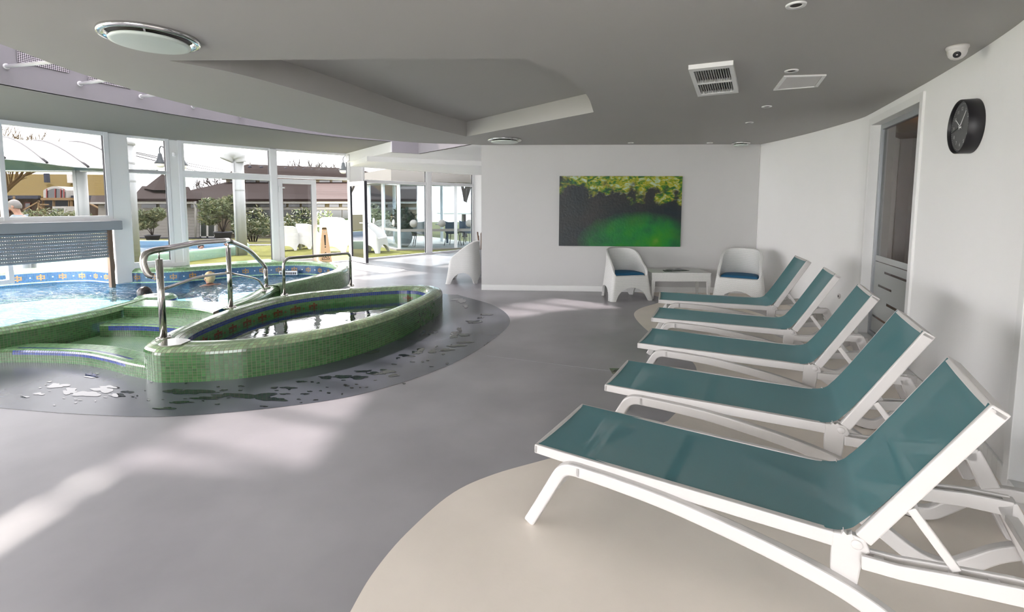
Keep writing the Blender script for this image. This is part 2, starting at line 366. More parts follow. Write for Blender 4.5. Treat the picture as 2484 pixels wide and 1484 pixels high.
dark = [(-8.6, 3.75), (-6.5, 3.72), (-4.9, 3.70)] + [tuple(p) for p in smooth([tuple(atz(*p, 0)[:2]) for p in [(0, 990), (200, 1005), (420, 1010), (700, 985), (900, 950), (1080, 890), (1180, 835), (1237, 780), (1200, 742), (1110, 715)]])] + [(-1.6, 8.8), (-2.6, 8.6), (-3.3, 8.2), (-3.6, 7.9), (-3.65, 6.6), (-3.6, 5.9), (-4.6, 5.2), (-5.4, 4.85), (-6.5, 4.2), (-7.6, 3.6 + .2), (-8.6, 3.9)]
o = cdt(dark, [mid_tub], None, lambda x, y: .002).build('wet_zone', 'floor_dark', fl); tag(o, 'darker slate blue floor band curving round the hot tub')
cream = [tuple(atz(*p, 0)[:2]) for p in [(850, 1484), (920, 1370), (1000, 1280), (1100, 1195), (1200, 1150), (1330, 1113), (1500, 1065), (1620, 1021)]]
cream = [(-.2, -2.5), (-.55, -.5), (-.68, 1.2)] + cream
c2 = [tuple(atz(*p, 0)[:2]) for p in [(1643, 998), (1680, 930), (1690, 898), (1672, 870), (1620, 832), (1568, 800), (1538, 765), (1553, 748), (1592, 736), (1607, 728), (1590, 718), (1530, 706)]]
cream = [tuple(p) for p in smooth(cream, per=6)] + [tuple(p) for p in smooth(c2, per=6)] + [(2.0, 9.6), (6.0, 9.6), (6.0, -2.5)]
o = cdt(cream, [], None, lambda x, y: .002).build('lounge_zone', 'floor_cream', fl); tag(o, 'cream resin floor area with scalloped edge under the loungers')
# thin joint line in the floor by the drain
mb = MB(); a = atz(1180, 862, .0025); b = atz(1478, 899, .0025); mb.bar(a, b, .004, .001); mb.build('floor_joint', 'metal_grey', fl)

# ---------------------------------------------------------------- walls
def ribbon(mb, pts, z0, z1, th):
    """vertical slab along a polyline; th > 0 thickens to the left of its direction"""
    P = np.array(pts, float); n = normals2(P); Q = P + n * th; k = len(P)
    for i in range(k - 1):
        mb.hexa([(*P[i], z0), (*P[i + 1], z0), (*Q[i + 1], z0), (*Q[i], z0)], [(*P[i], z1), (*P[i + 1], z1), (*Q[i + 1], z1), (*Q[i], z1)])
    return mb
BWL, BWR = (-.576, 9.13), (4.46, 8.863)
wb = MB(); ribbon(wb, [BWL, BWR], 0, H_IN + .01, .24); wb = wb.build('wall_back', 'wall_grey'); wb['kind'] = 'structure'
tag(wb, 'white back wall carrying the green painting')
D1L, D1R = (4.37, 6.13), (3.71, 4.46)
def on(P, Q, s):
    d = np.array(Q) - np.array(P); d = d / np.hypot(*d); return tuple(np.array(P) + d * s)
d1a = on(D1L, D1R, .22); d1b = on(D1L, D1R, 1.78)
D2A = (2.86, 2.69); D2B = (2.34, 1.72)
wr = MB()
ribbon(wr, [(-6.2, -4.0), (6.0, -4.0)][::-1], 0, .01, .1) if False else None
seg_a = [tuple(p) for p in smooth([(4.46, 8.95), (4.52, 8.1), (4.50, 7.2), (4.40, 6.3), d1a], per=6)]
ribbon(wr, seg_a, 0, H_IN + .01, .16)
ribbon(wr, [d1a, d1b], 2.63, H_IN + .01, .16)
seg_b = [tuple(p) for p in smooth([d1b, (3.42, 3.78), (3.12, 3.15), D2A], per=6)]
ribbon(wr, seg_b, 0, H_IN + .01, .16)
ribbon(wr, [D2A, D2B], 2.63, H_IN + .01, .16)
seg_c = [tuple(p) for p in smooth([D2B, (2.0, 1.0), (1.75, 0), (1.7, -1.5), (1.7, -4)], per=5)]
ribbon(wr, seg_c, 0, H_IN + .01, .16)
wr = wr.build('wall_right', 'wall_paint'); wr['kind'] = 'structure'; tag(wr, 'curving white wall behind the loungers')
# skirting boards
sk = MB(); ribbon(sk, [(BWL[0], BWL[1] - .018), (BWR[0] - .05, BWR[1] - .018)], 0, .105, .018); o = sk.build('baseboard_back', 'trim_white', bevel=.004); o['kind'] = 'structure'
sk = MB()
for sg in (seg_a, seg_b, seg_c):
    n = normals2(np.array(sg)); ribbon(sk, np.array(sg) - n * .018, 0, .105, .018)
o = sk.build('baseboard_right', 'trim_white', bevel=.004); o['kind'] = 'structure'
# wall behind the passage and behind the camera
wf = MB(); ribbon(wf, [W5B, (W5B[0] + .55, W5B[1] - .1), (5.9, 13.2), (6.1, 9.0)], 0, H_IN, .16); o = wf.build('wall_far', 'wall_paint'); o['kind'] = 'structure'
wn = MB(); ribbon(wn, [(1.9, -4.0), (-6.0, -4.0)], 2.66, 3.8, .16); ribbon(wn, [(-4.4, -4.0), (-6.0, -4.0)], 0, 2.66, .16); ribbon(wn, [(1.9, -4.0), (.25, -4.0)], 0, 2.66, .16)
wbk = struct('fill_window', 'unseen glazing added behind the camera for fill light')  # unseen clear rear glazing, added to brighten the room
o = wn.build('wall_behind', 'wall_paint'); o['kind'] = 'structure'
# ---------------------------------------------------------------- ceilings and skylight well
DISC = [tuple(p) for p in smooth([(-1.2, -4), (-2.6, 0), (-3.3, 2), (-3.58, 3.5), (-3.70, 4.3), (-3.67, 5.37), (-3.44, 6.42), (-2.88, 7.79), (-1.78, 8.77), (-.78, 9.03)], per=8)]
REC = [tuple(atz(*p, H_IN)[:2]) for p in [(410, 147), (560, 175), (700, 212), (850, 255), (1000, 300), (1132, 331)]]
REC = [tuple(p) for p in smooth(REC, per=5)] + [tuple(p) for p in smooth([tuple(atz(*p, H_IN)[:2]) for p in [(1440, 272), (1428, 238), (1400, 205), (1350, 174), (1273, 141)]], per=5)]
cout = DISC + [BWL, (6.3, 9.15), (6.3, -4.2), (-1.2, -4.2)]
ce = struct('ceiling', 'low white ceiling with a curved recess')
mb = cdt(cout, [REC], None, lambda x, y: H_IN); mb.f = [f[::-1] for f in mb.f]
for i in range(len(REC)):
    p, q = REC[i], REC[(i + 1) % len(REC)]; mb.add([(*p, H_IN), (*q, H_IN), (*q, H_IN + .235), (*p, H_IN + .235)], [(0, 1, 2, 3)])
cdt(REC, [], None, lambda x, y: H_IN + .235, mb)
cdt(cout, [], None, lambda x, y: H_IN + .3, mb)
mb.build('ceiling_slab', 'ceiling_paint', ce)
K1 = tuple(atz(951, 369, H_IN)[:2]); K2 = tuple(atz(1015, 373, H_IN)[:2])
OCI = [(-4.4, -4), (-5.6, 1), (-5.9, 3), (-5.9, 4.5), (-5.72, 5.56), (-5.37, 6.58), (-4.77, 7.93), (-3.56, 9.61)]
OCI = [tuple(p) for p in smooth(OCI + [K1], per=8)]
LEFTO = [(p[0] - .15, p[1]) for p in LEFT]
OUTC = OCI + [G, F_, E_, D, C, B, A] + LEFTO[::-1]
mb = cdt(OUTC, [], None, lambda x, y: H_OUT); mb.f = [f[::-1] for f in mb.f]; cdt(OUTC, [], None, lambda x, y: H_OUT + .25, mb)
mb.build('ceiling_ring', 'ceiling_ring_shade', ce)
J1 = tuple(atz(890, 379, H_IN)[:2]); J2 = tuple(atz(1167, 391, H_IN)[:2]); J3 = on(J1, J2, 9)
LOWC = [K1, K2, (-.78, 9.03), BWL, (6.2, 9.2), (6.2, 16.4), W5B, W5A, G]
mb = cdt(LOWC, [], None, lambda x, y: H_IN); mb.f = [f[::-1] for f in mb.f]; cdt(LOWC, [], None, lambda x, y: H_IN + .3, mb)
mb.build('ceiling_passage', 'wall_paint', ce)
mb = MB(); ribbon(mb, [G, K1], H_IN, H_OUT, -.02); mb.build('bulkhead', 'wall_paint', ce)
mb = MB(); mb.prism([J1, J3, (W5B[0] + 6, W5B[1] + .2), W5B, W5A, (W5A[0] - .25, W5A[1] - .2)], 2.60, H_IN); mb.build('soffit', 'wall_paint', ce)
ZS = 3.75
mb = MB(); ribbon(mb, OCI, H_OUT, ZS, -.03 if False else .05)
ribbon(mb, [K1, K2, (-.78, 9.03)], H_IN, ZS, .05); ribbon(mb, DISC, H_IN + .002, ZS, -.05)
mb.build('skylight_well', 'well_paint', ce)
# skylight: glazing and bars over the well
sky = struct('window_8', 'curved skylight glazing above the pool')
WELL = OCI + [K2] + DISC[::-1]
YS = 4.7
cdt([p for p in OCI if p[1] > YS] + [K2] + [p for p in DISC[::-1] if p[1] > YS - .4], [], None, lambda x, y: ZS - .02).build('pane', 'glass_sky', sky)
cdt([p for p in OCI if p[1] <= YS + .25] + [p for p in DISC[::-1] if p[1] <= YS + .2], [], None, lambda x, y: ZS + .06).build('well_cap', 'well_paint', ce)
mb = MB()
ro = resample(np.array(OCI), 26); ri = resample(np.array(DISC), 26)
for i in range(1, 25): mb.bar((*ro[i], ZS), (*ri[i], ZS), .09, .10)
mb.build('skylight_bars', 'pvc_white', sky)
# tie rods across the well
rods = [((15, 161), (88, 137)), ((194, 203), (243, 183)), ((342, 234), (374, 220)), ((468, 258), (490, 248)), ((583, 280), (600, 272))]
def on_poly(x, y, poly):
    best = None
    for p, q in zip(poly[:-1], poly[1:]):
        h = on_plane(x, y, p, q); d = np.array(q) - np.array(p); s = ((h.x - p[0]) * d[0] + (h.y - p[1]) * d[1]) / (d @ d)
        if -.001 <= s <= 1.001 and h.y > 0 and (best is None or h.y < best[0].y): best = (h, d / np.hypot(*d))
    return best
oci_n = normals2(np.array(OCI))
for a, b in rods:
    h, d = on_poly(*a, OCI); nrm = Vector((d[1], -d[0], 0)).normalized(); z = min(h.z, 3.5); q = on_plane(*b, (h.x, h.y), (h.x + nrm.x, h.y + nrm.y))
    e = Vector((h.x, h.y, z)) + nrm * 2.1
    mb = MB(); mb.tube([Vector((h.x, h.y, z)), e], .022, 8); mb.lathe([(.032, 0), (.032, .008), (.02, .009)], (h.x, h.y, z), 12, Vector((0, 0, 1)).rotation_difference(nrm).to_matrix())
    mb.build('tie_rod', 'pvc_white', ce)
# perforated vent panels on the well wall
m = bpy.data.materials.new('perforated'); m.use_nodes = True; MATS['perforated'] = m; nn = m.node_tree; bb = nn.nodes['Principled BSDF']
uvn = nn.nodes.new('ShaderNodeUVMap'); vm = nn.nodes.new('ShaderNodeMapping'); vm.inputs['Rotation'].default_value = (0, 0, math.pi / 4); vor = nn.nodes.new('ShaderNodeTexChecker'); vor.inputs['Scale'].default_value = 72
vor.inputs[1].default_value = (.7, .66, .7, 1); vor.inputs[2].default_value = (.015, .012, .015, 1)
nn.links.new(uvn.outputs[0], vm.inputs[0]); nn.links.new(vm.outputs[0], vor.inputs[0]); nn.links.new(vor.outputs[0], bb.inputs[0]); bb.inputs['Roughness'].default_value = .6
for xa, xb, yb in ((41, 167, (146, 182)), (213, 318, (197, 215)), (490, 545, (252, 262))):
    g = []
    for i in range(7):
        x = xa + (xb - xa) * i / 6; y = yb[0] + (yb[1] - yb[0]) * i / 6; h, d = on_poly(x, y, OCI); nrm = Vector((d[1], -d[0], 0)); g.append((h + nrm * .012, nrm))
    mb = MB(); zb = sum(p[0].z for p in g) / 7; uv = []
    for (p, _), (q, _) in zip(g[:-1], g[1:]): mb.add([(p.x, p.y, zb), (q.x, q.y, zb), (q.x, q.y, zb + .3), (p.x, p.y, zb + .3)], [(0, 1, 2, 3)])
    o = mb.build('vent_panel', 'perforated', ce); tag(o, 'perforated vent panel in the skylight well')
    uvl = o.data.uv_layers.new(name='UVMap'); L = 0
    for k, pl in enumerate(o.data.polygons):
        l = (Vector(o.data.vertices[pl.vertices[1]].co) - Vector(o.data.vertices[pl.vertices[0]].co)).length
        for li, c in zip(pl.loop_indices, ((L, 0), (L + l, 0), (L + l, .3), (L, .3))): uvl.data[li].uv = c
        L += l
# ---------------------------------------------------------------- window walls
def wbox(mb, P, Q, s0, s1, z0, z1, t0=-.04, t1=.04):
    d = np.array(Q) - np.array(P); d = d / np.hypot(*d); n = np.array((d[1], -d[0]))   # n points into the room
    f = lambda s, t: np.array(P) + d * s + n * t
    a, b, c, e = f(s0, t0), f(s0, t1), f(s1, t1), f(s1, t0)
    return mb.hexa([(*a, z0), (*b, z0), (*c, z0), (*e, z0)], [(*a, z1), (*b, z1), (*c, z1), (*e, z1)])
def glazed(win, P, Q, s0, s1, z0, z1, fw=.06, gm='glass_tint', name='frame', gas=True):
    """a framed pane: four bars round a sheet of glass"""
    mb = MB(); wbox(mb, P, Q, s0, s0 + fw, z0, z1); wbox(mb, P, Q, s1 - fw, s1, z0, z1); wbox(mb, P, Q, s0 + fw, s1 - fw, z0, z0 + fw); wbox(mb, P, Q, s0 + fw, s1 - fw, z1 - fw, z1)
    o = mb.build(name, 'pvc_white', win, bevel=.006)
    mb = MB(); wbox(mb, P, Q, s0 + fw, s1 - fw, z0 + fw, z1 - fw, -.006, .006); mb.build('pane', gm, win)
    if gas:
        mb = MB(); wbox(mb, P, Q, s1 - fw - .009, s1 - fw - .001, z0 + fw, z1 - fw, -.02, .02); wbox(mb, P, Q, s0 + fw + .001, s0 + fw + .008, z0 + fw, z1 - fw, -.02, .02); mb.build('gasket', 'gasket', win)
    return o
def ln(P, Q): return float(np.hypot(Q[0] - P[0], Q[1] - P[1]))
# window 1 above the shutter
w1 = struct('window_1', 'wide fixed window above the roller shutter'); glazed(w1, A, B, -1.2, 1.47, 1.30, 2.94, .08, 'glass_upper')
mb = MB(); wbox(mb, A, B, -1.2, 1.50, 1.285, 1.32, .04, .10); mb.build('window_sill', 'pvc_white', w1)
# window 2
w2 = struct('window_2', 'narrow two light window by the steel rail'); glazed(w2, C, D, -.04, .81, 2.21, 2.95, .065, 'glass_upper'); glazed(w2, C, D, -.04, .81, .37, 2.275, .07, 'glass_tint')
mb = MB(); wbox(mb, C, D, -.1, 1.0, .28, .375, -.06, .07); mb.build('window_sill', 'pvc_white', w2)
# window 3
w3 = struct('window_3', 'large window overlooking the outdoor pool'); glazed(w3, E_, F_, -.09, 1.84, 2.235, 2.95, .075, 'glass_upper'); glazed(w3, E_, F_, -.09, 1.84, .18, 2.24, .075, 'glass_tint')
# door unit
w4 = struct('window_4', 'transom window over the double door'); glazed(w4, F_, G, .06, 1.90, 2.24, 2.95, .07, 'glass_upper')
d3 = struct('door_1', 'white double door with one leaf standing open')
glazed(d3, F_, G, .12, 1.03, .12, 2.22, .115, 'glass_tint', 'door_leaf')
for z in (1.99, 1.16, .27):
    mb = MB(); wbox(mb, F_, G, .14, .17, z - .09, z + .05, .04, .075); wbox(mb, F_, G, .14, .28, z + .0, z + .03, .04, .07); mb.build('hinge', 'pvc_white', d3, bevel=.004)
L1a = tuple(atz(851, 632, .1)[:2]); L1b = tuple(atz(887, 639, .1)[:2])
glazed(d3, L1a, L1b, 0., .95, .115, 2.20, .11, 'glass_tint', 'door_leaf')
mb = MB(); wbox(mb, L1a, L1b, .952, .957, .12, 2.2, -.035, .035); mb.build('edge_seal', 'gasket', d3)
for sg in (1, -1):
    mb = MB(); wbox(mb, L1a, L1b, .88, .91, 1.02, 1.22, .04 * sg, .052 * sg); wbox(mb, L1a, L1b, .76, .90, 1.13, 1.15, .075 * sg, .095 * sg); wbox(mb, L1a, L1b, .885, .905, 1.13, 1.15, .05 * sg, .09 * sg); mb.build('door_handle', 'pvc_white', d3, bevel=.004)
mb = MB(); wbox(mb, F_, G, .0, 1.95, .08, .12, -.06, .06); mb.build('threshold', 'aluminium', d3)
# passage windows
w5 = struct('window_5', 'wide passage window facing the glass pavilion'); L5 = ln(W5A, W5B)
glazed(w5, W5A, W5B, .0, 2.22, 2.22, 2.66, .06, 'glass_upper'); glazed(w5, W5A, W5B, .0, 2.22, .08, 2.26, .07, 'glass_w5')
w6 = struct('window_6', 'passage window beside the far white wall'); glazed(w6, W5A, W5B, 2.32, L5, 2.24, 2.66, .06, 'glass_upper'); glazed(w6, W5A, W5B, 2.32, L5, .08, 2.28, .07, 'glass_w5')
# piers between the windows
def pier(name, label, P, Q, s0, s1, z0, z1, t0, t1, m='wall_paint'):
    mb = MB(); wbox(mb, P, Q, s0, s1, z0, z1, t0, t1); o = mb.build(name, m, bevel=.02); o['kind'] = 'structure'; o['label'] = label; return o
pier('trim_1', 'white pier between shutter and narrow window', A, B, 1.47, 1.47 + ln(B, C) + .02, .06, H_OUT, -.2, .02)
pier('trim_2', 'white pier right of the narrow window', C, D, .81, 1.10, .06, H_OUT, -.12, .03)
pier('trim_3', 'white mullion left of the double door', F_, G, -.03, .13, .0, H_OUT, -.06, .06, 'pvc_white')
pier('trim_4', 'white pier between double door and passage window', F_, G, 1.88, 2.32, .0, H_OUT, -.12, .02)
pier('trim_5', 'white mullion between the passage windows', W5A, W5B, 2.2, 2.36, .05, 2.66, -.05, .05, 'pvc_white')
# glazed wall beyond the frame on the left
wl = struct('window_7', 'glazed wall continuing along the pool')
PL = LEFT + [A]
for p, q in list(zip(PL[:-1], PL[1:]))[1:]:
    L = ln(p, q); k = max(1, round(L / 1.6))
    if q == A: L -= 0
    for i in range(k): glazed(wl, p, q, L * i / k, L * (i + 1) / k, .3, 2.94, .07, 'glass_left', gas=False)
mb = MB(); ribbon(mb, LEFT[:2], 0, 3.0, .12); o = mb.build('wall_left', 'wall_paint'); o['kind'] = 'structure'
for i in range(3): glazed(wbk, (-4.4, -4.08), (1.8, -4.08), 1.55 * i, 1.55 * i + 1.55, .05, 2.66, .07, 'glass_clear', gas=False)
# little fittings
t = tag(MB().box((0, 0, 0), (.05, .05, .08)).build('motion_sensor', 'pvc_white', bevel=.012), 'small white motion sensor on the pier beside the tall window', 'sensor')
p = on_plane(422, 375, C, D); t.location = (p.x + .02, p.y - .09, p.z - .04)
sw = thing('light_switch', 'white double switch plate on the bulkhead above the door', 'switch', tuple(aty(846, 388, 12.55)))
mb = MB(); c = aty(846, 388, 12.72); d = Vector((K1[0] - G[0], K1[1] - G[1], 0)).normalized(); nr = Vector((d.y, -d.x, 0)) * -1
if nr.y > 0: nr = -nr
pp = Vector((G[0], G[1], 2.80)) + d * .28
sw.location = pp
mb.extr([pp + nr * .02 + d * a + Vector((0, 0, b)) for a, b in ((-.07, -.09), (.07, -.09), (.07, .09), (-.07, .09))], nr * .012); mb.build('plate', 'plastic_white', sw)
for k in (-.03, .03):
    mb = MB(); mb.extr([pp + nr * .032 + d * (a + k) + Vector((0, 0, b)) for a, b in ((-.022, -.06), (.022, -.06), (.022, .06), (-.022, .06))], nr * .006); mb.build('rocker', 'pvc_white', sw)
# ================================================================== mosaic work
GREEN = (.052, .135, .048); BLUE = (.028, .06, .25); RED = (.32, .035, .015); BROWN = (.15, .05, .018); GOLD = (.34, .19, .075); SKYB = (.030, .095, .21); MINT = (.34, .55, .33); WHT = (.62, .68, .66)
def vary(c, k, rng):
    c = np.array(c)[None, :] * (1 + rng.uniform(-k, k, (1, 1))); return c
def mosaic(name, G, colf, parent, closed=False, lift=.0018, gap=.055, skirt=True, base='grout', flip=False):
    """G[i][j] points: one tile per cell, each with its own edges, raised over a grout bed"""
    G = np.array(G, float); nu, nv = G.shape[:2]
    N = nu if closed else nu - 1
    i0 = np.arange(N); i1 = (i0 + 1) % nu
    a = G[i0][:, :-1]; b = G[i1][:, :-1]; c = G[i1][:, 1:]; d = G[i0][:, 1:]
    n = np.cross(b - a, d - a) + np.cross(d - c, b - c); n /= np.linalg.norm(n, axis=2, keepdims=True) + 1e-12
    if flip: n = -n
    ctr = (a + b + c + d) / 4; q = [ctr + (p - ctr) * (1 - 2 * gap) for p in (a, b, c, d)]
    up = [p + n * lift for p in q]
    M = N * (nv - 1)
    ii, jj = np.meshgrid(i0, np.arange(nv - 1), indexing='ij')
    cols = colf(ii.ravel(), jj.ravel())
    rng = np.random.default_rng(len(name) + nu); cols = cols * (1 + rng.uniform(-.22, .22, (M, 1))) * (1 + rng.uniform(-.06, .06, (M, 3)))
    tops = np.stack([p.reshape(-1, 3) for p in up], 1)
    if skirt:
        bots = np.stack([p.reshape(-1, 3) for p in q], 1); V = np.concatenate([tops, bots], 1).reshape(-1, 3); k = np.arange(M)[:, None] * 8
        fs = [k + np.array(x) for x in ((0, 1, 2, 3), (4, 5, 1, 0), (5, 6, 2, 1), (6, 7, 3, 2), (7, 4, 0, 3))]
        Fs = np.stack(fs, 1).reshape(-1, 4); cols = np.repeat(cols, 5, 0)
    else:
        V = tops.reshape(-1, 3); Fs = np.arange(M)[:, None] * 4 + np.array((0, 1, 2, 3))
    if flip: Fs = Fs[:, ::-1]
    bed = MB(); bed.grid(G.tolist(), closed, False, True, flip); bo = bed.build('grout_bed', base, parent)
    mb = MB(); mb.v = V.tolist(); mb.f = Fs.tolist(); mb.sm = [False] * len(mb.f)
    o = mb.build(name, 'mosaic', parent, col=cols); o['kind'] = 'stuff'
    return bo, o
def sweep(C2, prof, closed=False):
    """profile (offset to the left normal, z) carried along a plan path"""
    n = normals2(C2, closed); return [[(*(p + m * of), z) for of, z in prof] for p, m in zip(C2, n)]
def quarter(cx, cz, r, a0, a1, k): return [(cx + r * math.cos(math.radians(a0 + (a1 - a0) * i / k)), cz + r * math.sin(math.radians(a0 + (a1 - a0) * i / k))) for i in range(k + 1)]
TILE = .025
def stepz(z0, z1): k = max(1, round(abs(z1 - z0) / TILE)); return [z0 + (z1 - z0) * i / k for i in range(k + 1)]
MOTIF = ["..X..", "XXXXX", "X.X.X", "XXXXX", "..X.."]
# ---------------------------------------------------------------- hot tub
tub = thing('hot_tub', 'raised green mosaic hot tub with leaf shaped basin', 'hot tub', (-2.3, 5.8, 0))
NT = 260; O_ = resample(TUB_O, NT, closed=True); I_ = resample(TUB_I, NT, closed=True)
prof = [(0, z) for z in stepz(0, .25)] + [(.42 * (1 - math.cos(math.radians(q))), .25 + .08 * math.sin(math.radians(q))) for q in (18, 36, 54, 72)] + [(.42, .33), (.52, .332), (.63, .332), (.75, .33), (.87, .32), (.95, .30), (1, .275)]
n_out = len(prof)
prof += [(1, z) for z in stepz(.275, -.30)[1:]]
Gt = [[(*(O_[i] * (1 - t) + I_[i] * t), z) for t, z in prof] for i in range(NT)]
def motif_at(i, j, j0, period=9, off=0):
    k = (i - off) % period; r = j - j0
    m = np.zeros(len(i), int)
    for a, row in enumerate(MOTIF):
        for b, ch in enumerate(row):
            if ch == 'X': m[(r == a) & (k == b)] = 1
    m[(r == 2) & (k == 7)] = 2
    return m
ctr_i = I_
px_far = np.array([(p[1] - 4.4) - .9 * (p[0] + 3.3) > 0.25 for p in I_])     # far side of the basin
def tub_col(i, j):
    c = np.tile(np.array(GREEN), (len(i), 1)); top = (j >= 11) & (j < n_out); c[j >= n_out] = np.array(GREEN) * 1.7; c[top] = (.25, .34, .20)  # pale rim top and brighter inner wall: sky light put into the colour
    c[(j == n_out) | (j == n_out - 1)] = BLUE
    s = I_[i % NT]
    show = (((s[:, 0] < -2.78) & (s[:, 1] > 4.75)) | ((s[:, 0] > -1.75) & (s[:, 1] > 7.0)))
    m = motif_at(i, j, n_out + 2)
    c[(m == 1) & show] = BROWN; c[(m == 2) & show] = RED
    return c
b_, o_ = mosaic('mosaic_tiles', Gt, tub_col, tub, True)
# bench steps under water, with blue nosings
cI = I_.mean(0)
def shr(k): return np.array([p + (cI - p) * kk for p, kk in zip(I_, k)])
kf = np.array([.04 + .33 * min(1, max(0, (p[0] + 3.0) / .5)) * (1 if px_far[i] else .15) for i, p in enumerate(I_)]); kf = np.convolve(np.r_[kf[-9:], kf, kf[:9]], np.ones(19) / 19, 'valid')
B1 = shr(kf); B2 = shr(np.minimum(.95, kf + .30)); B3 = shr(np.full(NT, .97))
Gb = []
for i in range(NT):
    row = []
    for (P, Q, z0, z1, n) in ((I_[i], B1[i], .07, .07, 10), (B1[i], B1[i], .07, -.10, 6), (B1[i], B2[i], -.10, -.10, 10), (B2[i], B2[i], -.10, -.29, 6), (B2[i], B3[i], -.29, -.29, 14)):
        for k in range(n): row.append((*(P + (Q - P) * k / n), z0 + (z1 - z0) * k / n))
    Gb.append(row)
def bench_col(i, j):
    c = np.tile(np.array(GREEN) * 1.15, (len(i), 1)); c[(j == 9) | (j == 8) | (j == 10) | (j == 25) | (j == 24) | (j == 26)] = BLUE; return c
mosaic('bench_tiles', Gb, bench_col, tub, True, skirt=False)
wt = cdt([tuple(p) for p in I_[::3]], [], .25, lambda x, y: .155).build('tub_water', 'water_tub', tub); tag(wt, 'still clear water in the hot tub')
mb = MB(); cc = atz(452, 826, RIM + .004)
pl = [Vector((p[0], p[1], RIM + .004)) for p in (atz(383, 838, RIM), atz(400, 826, RIM), atz(425, 822, RIM), atz(455, 824, RIM), atz(463, 827, RIM), atz(440, 837, RIM), atz(410, 841, RIM), atz(390, 841, RIM))]
mb.extr(pl, (0, 0, .006)); o = mb.build('access_plate', 'steel_plate', tub); tag(o, 'teardrop steel cover plate at the tip of the tub')
# ---------------------------------------------------------------- main pool
pool = thing('swimming_pool', 'large indoor pool with blue mosaic walls and green rims', 'pool', (-5.5, 8, 0))
wi = [(0, z) for z in stepz(-.30, .27)]; rimp = wi + [(.015, .297), (.04, .32), (.07, .33), (.12, .332), (.17, .332), (.22, .33), (.25, .315), (.265, .29)] + [(.27, z) for z in stepz(.265, 0)]
nwi = len(wi)
Cr = resample(R1, step=TILE); Gr = sweep(Cr, rimp)
def rim_col(i, j):
    c = np.tile(np.array(GREEN) * 1.1, (len(i), 1)); wall = j < nwi - 1; c[wall] = SKYB; c[j >= nwi - 1] = (.19, .33, .16)
    z = np.array([p[1] for p in rimp])[j]
    c[wall & (z > .235) & (z < .262)] = MINT; c[wall & (z > .03) & (z < .062)] = MINT; c[wall & (z < .03)] = (.02, .08, .2)
    c[wall & (z >= .26)] = BLUE
    m = motif_at(i, j, int(np.argmin(np.abs(np.array([p[1] for p in wi]) - .085))), 13); c[m == 1] = GOLD
    c[m == 2] = SKYB
    k = (i % 13 == 9) & (j == int(np.argmin(np.abs(np.array([p[1] for p in wi]) - .085))) + 2); c[k] = WHT
    return c
mosaic('rim_tiles', Gr, rim_col, pool, skirt=False)
# ledge behind the rim up to the windows
lo = [tuple(p) for p in (Cr + normals2(Cr) * .255)]
led = [p for p in lo if -7.75 < p[0] < -4.6 and p[1] > 9.4][::6]
mb = MB(); mb.prism(led + [(-4.6, 11.05), (-4.9, 11.35), (-5.6, 11.7), F_, E_, D, C, (-7.72, 9.9)][0:0] + [(-5.35, 11.1), (-5.85, 11.62), E_, D, C], .0, .298)
o = mb.build('ledge', 'pool_ledge' if 'pool_ledge' in MATS else None, pool)
o.data.materials.clear(); o.data.materials.append(tilemat('ledge_tile', (.20, .42, .22), (.25, .48, .27), (.45, .5, .4), .025)); boxuv(o.data)
# divider between pool and entry steps, ending in a striped drum
hw = .10; dv = [(-hw, z) for z in stepz(.03, .275)] + [(-hw + .013, .302), (-hw + .04, .324), (-.03, .332), (.0, .333), (.03, .332), (hw - .04, .324), (hw - .013, .302)] + [(hw, z) for z in stepz(.275, -.25)]
Cd = resample(LD, step=TILE); Gd = sweep(Cd, dv)
nd = len(stepz(.03, .275))
def div_col(i, j):
    c = np.tile(np.array(GREEN), (len(i), 1)); c[(j >= nd - 1) & (j < nd + 7)] = (.20, .35, .17); c[j > nd + 8] = SKYB; return c  # pale crest: sky reflection painted into the tile colour
mosaic('divider_tiles', Gd, div_col, pool)
dc = np.array((-4.98, 6.72)); ang = np.linspace(0, 2 * math.pi, 63)[:-1]; dr = .25
dp = [(dr, z) for z in stepz(-.25, .28)] + [(dr - .012, .305), (dr - .04, .326), (dr - .07, .331)] + [(dr - .07 - .022 * k, .332) for k in range(1, 8)]
Gm = [[(dc[0] + r * math.cos(a), dc[1] + r * math.sin(a), z) for r, z in dp] for a in ang]
nz_ = len(stepz(-.25, .28))
def drum_col(i, j):
    c = np.tile(np.array(SKYB), (len(i), 1)); z = np.array([p[1] for p in dp])[j]; c[(j >= nz_ - 1)] = (.20, .38, .20); c[(z > .20) & (z < .235)] = MINT; c[(z > .26) & (j < nz_)] = MINT
    c[((z > .12) & (z < .15))] = BLUE; c[(z >= .235) & (z < .26)] = BLUE; return c
mosaic('drum_tiles', Gm, drum_col, pool, True, skirt=False)
hw2 = .12; dv2 = [(-hw2, z) for z in stepz(.0, .27)] + [(-hw2 + .013, .295), (-hw2 + .04, .314), (-.04, .322), (.0, .324), (.04, .322), (hw2 - .04, .314), (hw2 - .013, .295)] + [(hw2, z) for z in stepz(.27, -.25)]
Cd2 = resample(R2, step=TILE); Gd2 = sweep(Cd2, dv2)
mosaic('tub_divider_tiles', Gd2, div_col, pool)
ang2 = np.linspace(0, 2 * math.pi, 40)[:-1]; e2 = R2[-1]
Gk = [[(e2[0] + r * math.cos(a), e2[1] + r * math.sin(a), z) for r, z in [(hw2 + .02, z) for z in stepz(-.25, .27)] + [(hw2, .30), (hw2 - .03, .318), (hw2 - .06, .323), (.03, .324), (.002, .324)]] for a in ang2]
mosaic('divider_end_tiles', Gk, lambda i, j: np.tile(np.array((.18, .33, .15)), (len(i), 1)), pool, True, skirt=False)
